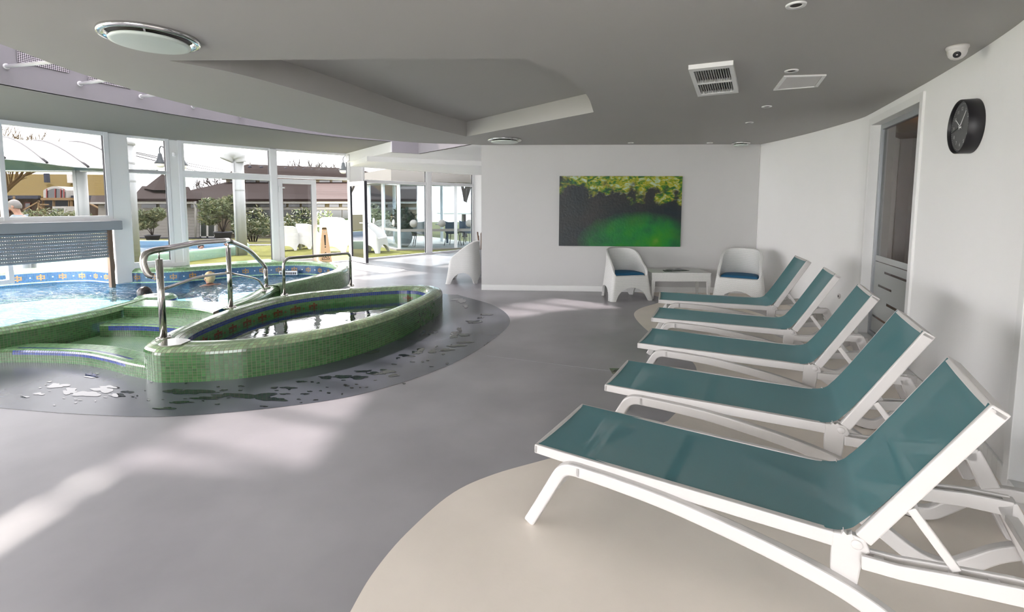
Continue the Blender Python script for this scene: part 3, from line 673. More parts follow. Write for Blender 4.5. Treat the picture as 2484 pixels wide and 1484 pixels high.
# ---------------------------------------------------------------- entry curb, basin and steps
ent = thing('entry_steps', 'green mosaic footbath curb and steps up to the pool', 'steps', (-4.2, 5.2, 0))
CB = smooth([(-7.4, 4.2), (-6.2, 4.62), (-5.15, 4.78), (-4.74, 4.79), (-4.29, 4.735), (-3.93, 4.60), (-3.62, 4.45), (-3.4, 4.36), (-3.22, 4.30)])
Cc = resample(CB, step=TILE)
cp = [(0, z) for z in stepz(0, .105)] + [(.01, .122), (.028, .13)] + [(.028 + .025 * k, .131) for k in range(1, 9)] + [(.25, .12), (.26, .10), (.262, .075), (.262, .04)]
Gc = sweep(Cc, cp)
def curb_col(i, j):
    c = np.tile(np.array(GREEN) * 1.05, (len(i), 1)); c[(j >= 5) & (j < 14)] = (.20, .36, .18)  # curb top lightened, sky sheen painted into the colour
    sx = Cc[np.minimum(i, len(Cc) - 1)][:, 0]; on_ = (sx > -5.05) & (sx < -3.62)
    c[on_ & ((j == 3) | (j == 4))] = BLUE; c[on_ & ((j == 7))] = BLUE; return c
mosaic('curb_tiles', Gc, curb_col, ent)
bas = [tuple(p) for p in (Cc + normals2(Cc) * .25)[::8]] + [(-3.45, 4.7), (-3.5, 5.6), (-4.95, 5.75), (-5.0, 5.6), (-5.2, 5.0), (-5.6, 4.5), (-6.4, 3.95 + .6)]
xs = np.arange(-6.2, -3.4, TILE); ys = np.arange(4.4, 5.8, TILE)
basin_poly = [(-6.2, 4.75)] + [tuple(p) for p in (Cc + normals2(Cc) * .255)[::6] if p[0] > -6.1] + [(-3.44, 4.7), (-3.47, 5.7), (-4.92, 5.8), (-4.98, 5.45), (-5.18, 4.95), (-5.35, 4.78)]
mb = cdt(basin_poly, [], None, lambda x, y: .045); o = mb.build('basin_floor', None, ent); boxuv(o.data); o.data.materials.append(tilemat('basin_tile', (.10, .27, .10), (.14, .33, .13), (.36, .42, .30), .025))
def step_block(name, f, b, z0, z1, stripes):
    f = resample(smooth(f, per=10), step=TILE); b = resample(smooth(b, per=10), n=len(f)); nt = max(3, int(np.linalg.norm(b - f, axis=1).mean() / TILE))
    g = []
    for p, q in zip(f, b):
        row = [(*p, z) for z in stepz(z0, z1 - .012)] + [(*(p + (q - p) * k / nt), z1) for k in range(0, nt + 1)]
        row[len(stepz(z0, z1 - .012))] = (*(p + (q - p) * .35 / nt), z1); g.append(row)
    nr = len(stepz(z0, z1 - .012))
    def cf(i, j):
        c = np.tile(np.array(GREEN), (len(i), 1)); c[j >= nr - 1] = (.20, .36, .18)  # treads paler than risers: reflected sky put into the colour
        for k in stripes: c[(j == nr - 1 + k) & (i > 3) & (i < len(f) - 4)] = BLUE
        return c
    return mosaic(name, g, cf, ent)
step_block('lower_step_tiles', [(-4.83, 5.60), (-4.3, 5.60), (-3.52, 5.42)], [(-4.9, 6.0), (-4.3, 5.98), (-3.55, 5.8)], .04, .185, (-2, -1, 2))
step_block('upper_step_tiles', [(-4.86, 6.0), (-4.3, 5.98), (-3.85, 5.86), (-3.54, 5.68)], [(-4.9, 6.42), (-4.3, 6.36), (-3.9, 6.30), (-3.6, 6.2)], .18, .322, (1,))
mb = MB(); mb.prism([(-4.9, 6.40), (-4.3, 6.34), (-3.6, 6.19), (-3.6, 6.1), (-4.9, 6.3)], -.3, .318); o = mb.build('platform_back', 'pool_blue', ent)
# ---------------------------------------------------------------- water
ln_ = [tuple(p) for p in resample(POOL, step=.2, closed=True)]
jet = [(-6.3, 9.9), (-5.75, 10.4), (-4.97, 10.7), (-4.4, 10.65), (-3.98, 10.4), (-3.7, 10.0), (-3.6, 9.5), (-3.62, 9.0), (-3.74, 8.4), (-3.87, 7.95), (-3.93, 7.5), (-3.85, 7.1), (-3.8, 6.6), (-3.75, 6.3), (-4.2, 6.35), (-4.7, 6.45), (-4.75, 6.9), (-5.05, 7.5), (-5.6, 8.2), (-6.0, 9.0)]
mb = cdt(ln_, [jet], .5, lambda x, y: WATER); o = mb.build('pool_water', 'water_pool', pool); tag(o, 'rippling deep blue pool water')
def jz(x, y):
    e = min(1, max(0, min(np.hypot(x - p[0], y - p[1]) for p in jet) / .3))
    return WATER + e * (.010 * math.sin(11 * x + 3 * math.sin(5 * y)) * math.sin(9 * y + 2 * math.sin(7 * x)) + .006 * math.sin(23 * x - 17 * y) + .006 * math.sin(31 * y + 12 * x))
mb = cdt(jet, [], .045, jz); o = mb.build('churned_water', 'water_jet', pool, smooth_all=True); tag(o, 'churned sparkling water by the jets')
mb = MB(); mb.box((-11.2, 2.6, -1.25), (-3.45, 11.2, -1.1)); mb.build('pool_bottom', 'pool_blue', pool)
sk = thing('skimmer_grate', 'small grey slotted grate in the blue pool wall', 'grate', tuple(atz(704, 661, .06)))
p0 = Vector(sk.location); p0.y = 10.66; p0.x = -4.93; sk.location = p0
mb = MB(); mb.box((p0.x - .2, p0.y - .03, .05), (p0.x + .2, p0.y + .03, .14)); mb.build('body', 'metal_grey', sk, bevel=.008)
for k in range(9):
    x = p0.x - .16 + .04 * k; MB().box((x - .012, p0.y - .037, .065), (x + .012, p0.y - .029, .115)).build('slot', 'black', sk)
# ---------------------------------------------------------------- stainless rails
def flange(mb, c, r=.062):
    mb.lathe([(.001, .012), (r, .012), (r + .002, .006), (r, 0)], c, 20)
    for a in (.6, 2.7, 4.8): mb.lathe([(.008, .012), (.008, .026), (.001, .028)], (c[0] + math.cos(a) * r * .75, c[1] + math.sin(a) * r * .75, c[2]), 8)
p1 = atz(397, 820, RIM); p2 = atz(560, 746, RIM - .005); p3 = atz(646, 697, RIM - .005); p4 = atz(640, 706, RIM - .005)
r1 = thing('handrail', 'long arched stainless handrail on three posts along the tub', 'handrail', tuple(p1))
def on_vert(x, y, p): return aty(x, y, p.y)
t1 = on_vert(373, 628, p1); t2 = on_vert(553, 600, p2)
mb = MB(); mb.tube([p1, (p1.x, p1.y, t1.z)], .030, 14); flange(mb, p1); mb.build('post', 'steel', r1)
mb = MB(); mb.tube([p2, (p2.x, p2.y, t2.z)], .028, 14); flange(mb, p2); mb.build('post', 'steel', r1)
mb = MB(); z3 = on_vert(645, 652, p3).z; mb.tube([p3, (p3.x, p3.y, z3)], .030, 14); flange(mb, p3); mb.build('post', 'steel', r1)
hp = on_vert(370, 606, p1).z
for p, z0, z1 in ((p1, t1.z, hp), (p2, t2.z, on_vert(553, 586, p2).z)): MB().tube([(p.x, p.y, z0), (p.x, p.y, z1)], .008, 8).build('pin', 'steel', r1)
def lerp(a, b, t): return Vector(a) * (1 - t) + Vector(b) * t
pk = on_vert(553, 583, p2)
# top rail: drooped end, bend, run to the peak, fall to the low post
hk = [(p1.x - .02, p1.y - .28, 1.00), (p1.x - .05, p1.y - .33, 1.03), (p1.x - .085, p1.y - .34, 1.10), (p1.x - .10, p1.y - .27, 1.175), (p1.x - .07, p1.y - .14, hp - .01), (p1.x, p1.y + .02, hp)]
hk = [(p1.x + .0, p1.y - .085, hp - .235), (p1.x - .03, p1.y - .105, hp - .215), (p1.x - .05, p1.y - .12, hp - .15), (p1.x - .057, p1.y - .12, hp - .085), (p1.x - .047, p1.y - .10, hp - .03), (p1.x - .022, p1.y - .045, hp - .004), (p1.x + .005, p1.y + .06, hp + .004)]
a_ = lerp((p1.x, p1.y, hp), (pk.x, pk.y, pk.z), .5); a_.z += .02
path = hk + [tuple(lerp((p1.x, p1.y, hp), a_, .6)), tuple(a_), tuple(pk)]
mb = MB(); mb.tube([Vector(p) for p in smooth(path, per=6)], .030, 14); mb.build('top_rail', 'steel', r1)
q1 = aty(600, 604, lerp(p2, p3, .45).y); q2 = aty(630, 632, lerp(p2, p3, .85).y); q3 = aty(644, 655, p3.y); q3b = Vector((p3.x, p3.y, z3))
mb = MB(); mb.tube([Vector(p) for p in smooth([tuple(pk), tuple(q1), tuple(q2), tuple(q3b + Vector((0, -.02, .03))), tuple(q3b)], per=6)], .030, 14); mb.build('top_rail', 'steel', r1)
m1 = aty(397, 703, p1.y); m2 = aty(553, 662, p2.y); m3 = aty(620, 676, lerp(p2, p4, .85).y); m4 = aty(636, 690, p4.y)
mid = lerp((p1.x, p1.y, m1.z), (p2.x, p2.y, m2.z), .5); mid.z += .035
mb = MB(); mb.tube([Vector(p) for p in smooth([(p1.x, p1.y, m1.z), tuple(mid), (p2.x, p2.y, m2.z)], per=6)], .015, 10); mb.build('lower_rail', 'steel', r1)
mb = MB(); mb.tube([Vector(p) for p in smooth([(p2.x, p2.y, m2.z), tuple(m3), (p4.x - .01, p4.y - .03, m4.z), (p4.x, p4.y, m4.z - .06), (p4.x, p4.y, p4.z)], per=6)], .015, 10); flange(mb, p4, .05); mb.build('lower_rail', 'steel', r1)
b1 = atz(690, 716, RIM); b2 = atz(851, 694, RIM); zt = .85
r2 = thing('handrail', 'short stainless handrail hoop on the far rim of the tub', 'handrail', tuple(b1))
d = (b2 - b1).normalized(); path = [b1]
for k in range(7):
    a = math.radians(15 * k); path.append(Vector((b1.x, b1.y, zt - .1)) + d * (.1 * (1 - math.cos(a))) + Vector((0, 0, .1 * math.sin(a))))
for k in range(7):
    a = math.radians(90 - 15 * k); path.append(Vector((b2.x, b2.y, zt - .06)) - d * (.06 * (1 - math.cos(a))) + Vector((0, 0, .06 * math.sin(a))))
path.append(b2); mb = MB(); mb.tube(path, .021, 12); mb.build('hoop', 'steel', r2)
for b in (b1, b2): mb = MB(); flange(mb, b, .05); mb.build('flange', 'steel', r2)
# ---------------------------------------------------------------- roller shutter over the swim channel
rs = thing('roller_shutter', 'grey aluminium roller shutter half lowered over the swim channel', 'shutter', (-7.8, 8.8, .0))
mb = MB(); wbox(mb, A, B, -1.2, 1.535, 1.115, 1.285, .03, .20); mb.build('shutter_box', 'aluminium', rs, bevel=.012)
ns = 9; zt0, zb0 = 1.115, .597; ph = (zt0 - zb0) / ns
for k in range(ns):
    mb = MB(); z0 = zb0 + ph * k; d = np.array(B) - np.array(A); d = d / np.hypot(*d); n = np.array((d[1], -d[0]))
    f = lambda s, t: np.array(A) + d * s + n * t
    sec = [(.075, 0), (.092, .008), (.098, .022), (.098, .034), (.092, .046), (.078, .052)]
    g = [[(*f(s, t), z0 + z) for t, z in sec] for s in (-1.2, 1.325)]; mb.grid(g, smooth=True)
    sec2 = [(t - .014, z) for t, z in sec]; mb.grid([[(*f(s, t), z0 + z) for t, z in sec2] for s in (-1.2, 1.325)], smooth=True, flip=True)
    for q in range(84):
        s = -1.19 + q * .03; wbox(mb, A, B, s, s + .016, z0 + .045, z0 + ph + .004, .072, .082)
    mb.build('slat', 'aluminium', rs)
mb = MB(); wbox(mb, A, B, 1.325, 1.40, -.25, 1.12, .03, .12); mb.build('guide_rail', 'brown_metal', rs, bevel=.01)
e0 = np.array(A) + (np.array(B) - np.array(A)) / ln(A, B) * 1.43
mb = MB(); mb.tube([Vector(p) for p in smooth([(e0[0] + .02, e0[1], 1.1), (e0[0] + .0, e0[1] - .03, .9), (e0[0] - .02, e0[1] - .04, .72), (e0[0] + .05, e0[1] - .04, .6), (e0[0] + .06, e0[1] - .03, .4), (e0[0] + .03, e0[1] - .03, .2), (e0[0] + .06, e0[1] - .03, .05)], per=5)], .006, 6); mb.build('cable', 'brown_metal', rs)
# ---------------------------------------------------------------- puddles on the wet floor
rp = random.Random(5); mb = MB(); DK = [tuple(p) for p in dark]
def blob(px, py, rx, ry, n=26, rough=.35):
    ph = [rp.uniform(0, 6.28) for _ in range(6)]; am = [rough * rp.uniform(.3, 1) / (k + 1) ** .7 for k in range(6)]; P = []
    for i in range(n):
        a = 2 * math.pi * i / n; r = 1 + sum(am[k] * math.sin((k + 2) * a + ph[k]) for k in range(6)); r = max(.25, r)
        P.append(atz(px + rx * r * math.cos(a), py + ry * r * math.sin(a), .0045))
    c = atz(px, py, .0048); n0 = len(P)
    mb.add([c] + P, [(0, i + 1, (i + 1) % n0 + 1) for i in range(n0)][::1], True)
for b in [(222, 910, 18, 6), (140, 935, 25, 5), (170, 948, 18, 6), (210, 955, 30, 7), (250, 945, 26, 6), (285, 958, 20, 4), (95, 955, 14, 2.5), (60, 962, 10, 2), (120, 925, 8, 1.5), (265, 938, 20, 3), (310, 950, 12, 3),
          (470, 950, 45, 6), (420, 948, 20, 5), (560, 958, 40, 5), (620, 960, 40, 7), (660, 968, 30, 5), (500, 965, 40, 3), (440, 975, 25, 3), (400, 990, 25, 3), (542, 946, 9, 2), (585, 936, 8, 1.5), (690, 955, 10, 2), (730, 925, 12, 2), (700, 940, 20, 2.2), (665, 940, 10, 2), (790, 915, 20, 3), (830, 913, 28, 3), (870, 915, 25, 3.5), (910, 905, 22, 3), (940, 900, 20, 4), (955, 910, 14, 3), (880, 900, 20, 2), (740, 955, 9, 2), (640, 985, 8, 1.5), (985, 862, 16, 3), (1010, 855, 10, 4), (1020, 848, 10, 4), (1050, 852, 10, 4), (1085, 848, 12, 3), (1110, 838, 22, 2.5), (1130, 830, 16, 2), (1105, 808, 14, 4), (1125, 812, 12, 3), (1100, 815, 8, 5), (1115, 800, 6, 6), (1150, 780, 18, 4), (1180, 762, 12, 3), (1165, 770, 7, 2), (1120, 730, 12, 4), (1130, 742, 8, 3), (1110, 726, 12, 3), (840, 935, 6, 1.2), (980, 930, 5, 1.2)]: blob(*b)
for _ in range(70):
    t = rp.random(); px = 80 + 1050 * t; py = 955 + 30 * rp.uniform(-1, 1) - 290 * max(0, t - .62); blob(px, py, rp.uniform(2, 6), rp.uniform(.8, 1.8), 10)
o = mb.build('water_puddles', 'puddle'); tag(o, 'splashed water lying on the dark floor around the tub', 'water', kind='stuff')
# ================================================================== furniture
def sling_mat():
    m = bpy.data.materials.new('sling_teal'); m.use_nodes = True; n = m.node_tree; b = n.nodes['Principled BSDF']; MATS['sling_teal'] = m
    t = n.nodes.new('ShaderNodeTexCoord'); w1 = n.nodes.new('ShaderNodeTexWave'); w1.inputs['Scale'].default_value = 180; w2 = n.nodes.new('ShaderNodeTexWave'); w2.bands_direction = 'Y'; w2.inputs['Scale'].default_value = 180
    mx = n.nodes.new('ShaderNodeMath'); mx.operation = 'MULTIPLY'; n.links.new(t.outputs['Object'], w1.inputs[0]); n.links.new(t.outputs['Object'], w2.inputs[0]); n.links.new(w1.outputs['Fac'], mx.inputs[0]); n.links.new(w2.outputs['Fac'], mx.inputs[1])
    r = n.nodes.new('ShaderNodeValToRGB'); r.color_ramp.elements[0].color = (.020, .098, .114, 1); r.color_ramp.elements[1].color = (.043, .165, .182, 1); n.links.new(mx.outputs[0], r.inputs[0]); n.links.new(r.outputs[0], b.inputs['Base Color'])
    b.inputs['Roughness'].default_value = .62; b.inputs['Alpha'].default_value = .90; b.inputs['Sheen Weight'].default_value = .25; b.inputs['Sheen Tint'].default_value = (.4, .8, .85, 1)
sling_mat()
def strip(mb, pts, wd, y0, y1):
    """flat bar following (length, height) points, between two sideways planes"""
    P = np.array(pts, float); n = normals2(P); W = np.array(wd if hasattr(wd, '__len__') else [wd] * len(P)) / 2
    a = P + n * W[:, None]; b = P - n * W[:, None]; k = len(P); vs = []
    for i in range(k): vs += [(a[i][0], y0, a[i][1]), (a[i][0], y1, a[i][1]), (b[i][0], y1, b[i][1]), (b[i][0], y0, b[i][1])]
    fs = [(4 * i + j, 4 * i + (j + 1) % 4, 4 * i + 4 + (j + 1) % 4, 4 * i + 4 + j) for i in range(k - 1) for j in range(4)] + [(3, 2, 1, 0), (4 * k - 4, 4 * k - 3, 4 * k - 2, 4 * k - 1)]
    return mb.add(vs, fs)
def make_lounger(label, loc, rz):
    t = thing('sun_lounger', label, 'sun lounger', loc, rz, 'teal sun loungers along the curved wall')
    PW = 'plastic_white'
    for s in (-1, 1):
        yo = lambda a, b: (s * a, s * b) if s > 0 else (s * b, s * a)
        mb = MB(); y = yo(.268, .300)
        strip(mb, [(0, .3755), (.16, .373), (.60, .371), (.95, .371), (1.20, .371), (1.262, .371)], [.045, .048, .055, .056, .054, .056], *y); mb.build('seat_rail', PW, t, True, bevel=.005)
        mb = MB(); mb.extr([(1.255, y[0], .397), (1.255, y[0], .25), (1.30, y[0], .225), (1.34, y[0], .215), (1.352, y[0], .33), (1.372, y[0], .362), (1.355, y[0], .402), (1.32, y[0], .408)], (0, y[1] - y[0], 0)); mb.build('hinge_bracket', PW, t, True, bevel=.006)
        y = yo(.292, .340)
        mb = MB(); strip(mb, [tuple(p) for p in smooth([(-.012, .0), (.07, .15), (.135, .272), (.165, .318), (.205, .341), (.27, .346)], per=5)], .056, *y); mb.build('leg', PW, t, True, bevel=.008)
        run = smooth([(.24, .345), (.42, .341), (.65, .327), (.88, .297), (1.10, .259), (1.30, .208), (1.45, .140), (1.56, .070), (1.64, .036), (1.72, .040), (1.79, .095), (1.87, .165), (1.97, .215), (2.08, .226)], per=5)
        wid = np.interp(np.linspace(0, 1, len(run)), [0, .3, .6, 1], [.056, .062, .066, .060])
        mb = MB(); strip(mb, [tuple(p) for p in run], wid, *y); rn = mb.build('runner', PW, t, True, bevel=.008)
        mb = MB(); strip(mb, [(1.58, .024), (1.64, .0035), (1.70, .004)], .006, *yo(.296, .336)); mb.build('foot_pad', 'rubber', rn, True)
        y = yo(.262, .330)
        for a, b in ((.262, .280), (.312, .330)):
            mb = MB(); strip(mb, [(1.345, .333), (1.45, .338), (1.60, .360), (1.75, .380), (1.885, .385)], [.05, .05, .056, .06, .062], *yo(a, b)); mb.build('arm', PW, t, True, bevel=.004)
        for l in (1.40, 1.60, 1.70, 1.875): 
            mb = MB(); strip(mb, [(l - .014, .318 + (l - 1.35) * .13), (l + .014, .322 + (l - 1.35) * .13)], .045, *yo(.28, .312)); mb.build('notch_web', PW, t, True)
        mb = MB(); strip(mb, [(1.862, .400), (1.91, .30), (1.985, .14), (2.05, .0)], [.07, .075, .075, .07], *yo(.262, .330)); mb.build('leg', PW, t, True, bevel=.006)
        # back rails
        d = np.array((1.652 - 1.318, .970 - .408)); d /= np.hypot(*d); n = np.array((d[1], -d[0])); c0 = np.array((1.326, .412)) + n * .026; c1 = np.array((1.652, .968)) + n * .026
        mb = MB(); strip(mb, [tuple(c0), tuple(c1)], .054, *yo(.270, .300)); mb.build('back_rail', PW, t, True, bevel=.005)
        mb = MB(); strip(mb, [(1.474, .560), (1.605, .385)], .028, *yo(.278, .300)); mb.build('strut', PW, t, True, bevel=.004)
        mb = MB(); M = Matrix.Rotation(math.pi / 2 * -s, 3, 'X').to_4x4().to_3x3(); mb.lathe([(.001, .005), (.016, .005), (.018, .003), (.018, -.002)], (1.331, s * .300, .378), 18, Matrix.Rotation(-s * math.pi / 2, 3, 'X')); mb.build('hinge_pin', PW, t, True)
        mb = MB(); strip(mb, [(1.285, .405), (1.30, .398), (1.318, .404)], [.02, .012, .02], *yo(.272, .302)); mb.build('sling_clip', PW, t, True)
    mb = MB(); mb.box((0, -.30, .353), (.022, .30, .398)); mb.build('end_rail', PW, t, True, bevel=.005)
    mb = MB(); mb.box((.62, -.27, .345), (.67, .27, .372)); mb.build('crossbar', PW, t, True, bevel=.004)
    mb = MB(); mb.box((.10, -.295, .20), (.135, .295, .235)); mb.build('crossbar', PW, t, True, bevel=.006)
    ct = c1 - d * .0
    mb = MB(); strip(mb, [tuple(ct - d * .022), tuple(ct + d * .004)], .054, -.30, .30); mb.build('back_top_rail', PW, t, True, bevel=.005)
    mb = MB(); strip(mb, [(1.478, .555), (1.496, .532)], .022, -.28, .28); mb.build('strut_bar', PW, t, True)
    mb = MB(); mb.box((1.86, -.28, .33), (1.90, .28, .36)); mb.build('crossbar', PW, t, True, bevel=.004)
    # sling
    sp = [(.014, .3985), (.3, .398), (.6, .397), (.9, .3965), (1.15, .3965), (1.235, .398), (1.285, .405), (1.322, .424), (1.346, .455), (1.375, .499), (1.457, .638), (1.555, .805), (1.650, .967)]
    sp = smooth(sp, per=4); yy = np.linspace(-.284, .284, 13)
    g = []
    for l, z in sp:
        near = math.exp(-((l - 1.30) / .09) ** 2)
        g.append([(l - .012 * near * (abs(y) / .284) ** 6, y, z - .006 * (1 - (y / .284) ** 2) * (1 if l < 1.25 else .6) + .010 * near * (1 - (abs(y) / .284) ** 4)) for y in yy])
    mb = MB(); mb.grid(g); o = mb.build('sling', 'sling_teal', t, True, smooth_all=True); o['label'] = 'taut teal mesh sling'
    return t
SL = .857
LQ = [[0.3185, 3.0497, -0.5481], [0.8925, 4.0256, -0.4829], [1.4476, 5.1935, -0.4748], [1.8930, 6.3416, -0.4129], [2.3073, 7.5338, -0.3150]]
LB = ['nearest teal sun lounger, its raised back closest to the camera', 'teal sun lounger second from the camera, foot beside the floor drain', 'middle one of the five teal sun loungers', 'teal sun lounger fourth from the camera, between middle and farthest ones', 'farthest teal sun lounger, just in front of the wicker armchair by the corner']
l0 = make_lounger(LB[0], (LQ[0][0] * SL, LQ[0][1] * SL, 0.004), LQ[0][2])
for q, lb in list(zip(LQ, LB))[1:]: dup(l0, (q[0] * SL, q[1] * SL, .004), q[2], lb)
# ---------------------------------------------------------------- wicker armchairs
def set_uv(o, uvv):
    l = o.data.uv_layers.new(name='UVMap'); vi = np.zeros(len(o.data.loops), int); o.data.loops.foreach_get('vertex_index', vi); l.data.foreach_set('uv', np.array(uvv, float)[vi].ravel())
def make_armchair(label, loc, rz, group=None, name='wicker_armchair', m='wicker', cushion=True):
    t = thing(name, label, 'armchair', loc, rz, group)
    X, Y = .395, .36
    # plan loop, starting at the front middle, anticlockwise seen from above
    base = [(0, -Y), (.2, -Y), (.32, -Y), (.365, -Y + .012), (X - .005, -Y + .05), (X, -.25), (X, -.12), (X - .003, .02), (X - .03, .14), (.305, .24), (.20, .315), (.09, .355), (0, .365)]
    loop = base + [(-x, y) for x, y in base[-2:0:-1]]
    L = resample(smooth(loop, True, 10), 168, closed=True); n = -normals2(L, True); arc = np.concatenate([[0], np.cumsum(np.linalg.norm(np.diff(L, axis=0), axis=1))])
    zt = []; zb = []
    for x, y in L:
        if y < -Y + .018 and abs(x) < .325: zt.append(.395)
        else:
            s = min(1, max(0, (y + .34) / .70)); arm = .50 + .315 * math.sin(s * math.pi / 2) ** 1.1; e = min(1, max(0, (y + .36) / .09)); zt.append(.395 + (arm - .395) * math.sqrt(max(0, 1 - (1 - e) ** 2)) if y < -.27 else arm)
        z = 0
        if y < -.30 and abs(x) < .29: z = .215 * math.sqrt(max(0, 1 - (x / .29) ** 2))
        elif abs(x) > .30 and abs(y + .01) < .235: z = .22 * math.sqrt(max(0, 1 - ((y + .01) / .235) ** 2))
        elif y > .28 and abs(x) < .24: z = .17 * math.sqrt(max(0, 1 - (x / .24) ** 2))
        zb.append(z)
    NV = 14
    def tap(p, z, off):
        k = 1 - .22 * min(1, z / .60) ** .8; q = np.array(p) * k; q = q + np.array((0, .03 * z)); return q
    outer = []; inner = []; uv1 = []
    for i, p in enumerate(L):
        ro = []; ri = []
        for j in range(NV + 1):
            z = zb[i] + (zt[i] - zb[i]) * j / NV; q = tap(p, z, 0); ro.append((q[0], q[1], z)); qi = q - n[i] * .042; ri.append((qi[0], qi[1], z)); uv1.append((arc[i], z))
        outer.append(ro); inner.append(ri)
    mb = MB(); mb.grid(outer, True, False, True); k = len(mb.v); mb.grid(inner, True, False, True, True)
    top = [[o_[-1], ((o_[-1][0] + i_[-1][0]) / 2, (o_[-1][1] + i_[-1][1]) / 2, o_[-1][2] + .016), i_[-1]] for o_, i_ in zip(outer, inner)]; mb.grid(top, True, False, True)
    bot = [[i_[0], o_[0]] for o_, i_ in zip(outer, inner)]; mb.grid(bot, True, False, False)
    uv = uv1 + uv1 + [(arc[i], .9 + .02 * q) for i in range(len(L)) for q in range(3)] + [(arc[i], -.1 + .04 * q) for i in range(len(L)) for q in range(2)]
    o = mb.build('shell', m, t, True); set_uv(o, uv)
    sp = [tuple(np.array(p) * .81 + np.array((0, .012)) - n[i] * .02) for i, p in enumerate(L)][::3]
    mb = MB(); mb.prism(sp, .345, .375); o = mb.build('seat', m, t, True); boxuv(o.data)
    if cushion:
        mb = MB(); cs = [np.array(p) * .81 + np.array((0, .012)) - n[i] * .05 for i, p in enumerate(L)][::4]; c0 = sum(cs) / len(cs); g = []
        for k_, z in ((.0, .377), (.9, .377), (.975, .385), (1., .405), (.985, .425), (.93, .437), (.6, .446), (.0, .448)): g.append([(*(c0 + (p - c0) * max(k_, .01)), z) for p in cs])
        mb.grid(g, False, True); o = mb.build('cushion', 'cushion_blue', t, True, smooth_all=True); o['label'] = 'thin blue seat cushion'
    return t
ch1 = make_armchair('white wicker armchair with blue cushion left of the low table', (1.955, 8.42, .003), math.radians(12), 'white wicker armchairs in the room')
ch2 = dup(ch1, (3.80, 8.02, .003), math.radians(-30), 'white wicker armchair with blue cushion in the wall corner')
ch2.scale = (1.04, 1.04, 1.08); ch1.scale = (1.0, 1.0, 1.04)
ch3 = make_armchair('white wicker armchair seen side on, half hidden behind the wall edge', (-.985, 10.15, 0), math.radians(-92), 'white wicker armchairs in the room', cushion=True); ch3.scale = (1., 1.0, 1.04)
# ---------------------------------------------------------------- low table
tb = thing('coffee_table', 'low white wicker coffee table between the two armchairs', 'table', (2.90, 8.53, .003))
tx, ty = .51, .29
mb = MB(); mb.box((-tx, -ty, .44), (tx, ty, .462)); o = mb.build('table_top', 'wicker', tb, True, bevel=.006); boxuv(o.data)
mb = MB()
for a in ((-tx + .01, -ty + .008, tx - .01, -ty + .03), (-tx + .01, ty - .03, tx - .01, ty - .008), (-tx + .008, -ty + .03, -tx + .03, ty - .03), (tx - .03, -ty + .03, tx - .008, ty - .03)): mb.box((a[0], a[1], .31), (a[2], a[3], .44))
o = mb.build('apron', 'wicker', tb, True); boxuv(o.data)
for sx in (-1, 1):
    for sy in (-1, 1):
        mb = MB(); x0, y0 = sx * (tx - .035), sy * (ty - .035)
        q = lambda w, x, y, z: [(x - w, y - w, z), (x + w, y - w, z), (x + w, y + w, z), (x - w, y + w, z)]
        mb.hexa(q(.016, x0 + sx * .008, y0 + sy * .004, 0), q(.03, x0, y0, .33)); o = mb.build('leg', 'wicker', tb, True); boxuv(o.data)
mat('paper_grey', (.28, .29, .30), .5); mat('paper_dark', (.06, .08, .06), .5); mat('paper_white', (.6, .6, .6), .5)
mg = thing('magazine', 'open grey leaflet lying on the coffee table', 'magazine', (2.93, 8.55, .468), .25)
mb = MB(); mb.grid([[(x, y, .004 + .012 * math.sin(abs(x) / .16 * math.pi)) for y in (-.1, .1)] for x in np.linspace(-.16, .16, 11)]); mb.build('pages', 'paper_grey', mg, True)
mb = MB(); mb.box((-.17, -.108, 0), (.17, .108, .003)); mb.build('cover', 'paper_dark', mg, True)
o = MB().box((-.07, -.045, 0), (.07, .045, .012)).build('notebook', 'paper_dark', bevel=.003); o.location = (2.72, 8.44, .466); tag(o, 'small dark booklet lying on the coffee table', 'booklet')
# plant stems behind the third armchair
pv = thing('dried_plant', 'dark dried twigs standing behind the half hidden armchair', 'plant', (-.70, 10.85, 0)); rp = random.Random(3)
mb = MB(); mb.lathe([(.001, 0), (.10, 0), (.12, .2), (.09, .55), (.08, .62), (.07, .62), (.07, .5)], (-.70, 10.85, 0), 18); mb.build('vase', 'metal_grey', pv)
for k in range(8):
    a = rp.uniform(0, 6.28); r = rp.uniform(.02, .09); mb = MB(); mb.tube([(-.70 + .02 * math.cos(a), 10.85 + .02 * math.sin(a), .5), (-.70 + r * math.cos(a), 10.85 + r * math.sin(a), rp.uniform(.92, 1.05))], [.012, .016], 6); mb.build('twig', 'brown_metal', pv)
# ---------------------------------------------------------------- painting
m = bpy.data.materials.new('abstract_paint'); m.use_nodes = True; MATS['abstract_paint'] = m; n = m.node_tree; b = n.nodes['Principled BSDF']; N = n.nodes.new; Lk = n.links.new
tc_ = N('ShaderNodeTexCoord'); sp_ = N('ShaderNodeSeparateXYZ'); Lk(tc_.outputs['Generated'], sp_.inputs[0])
def mth(op, a, b_=None, c=None, clamp=False):
    q = N('ShaderNodeMath'); q.operation = op; q.use_clamp = clamp
    for i, v in enumerate((a, b_, c)):
        if v is None: continue
        if isinstance(v, (int, float)): q.inputs[i].default_value = v
        else: Lk(v, q.inputs[i])
    return q.outputs[0]
def nzt(scale, det=6, stretch=(1, 1, 1), dist=0.):
    mp = N('ShaderNodeMapping'); mp.inputs['Scale'].default_value = stretch; q = N('ShaderNodeTexNoise'); q.inputs['Scale'].default_value = scale; q.inputs['Detail'].default_value = det; q.inputs['Distortion'].default_value = dist
    Lk(tc_.outputs['Object'], mp.inputs[0]); Lk(mp.outputs[0], q.inputs['Vector']); return q.outputs['Fac']
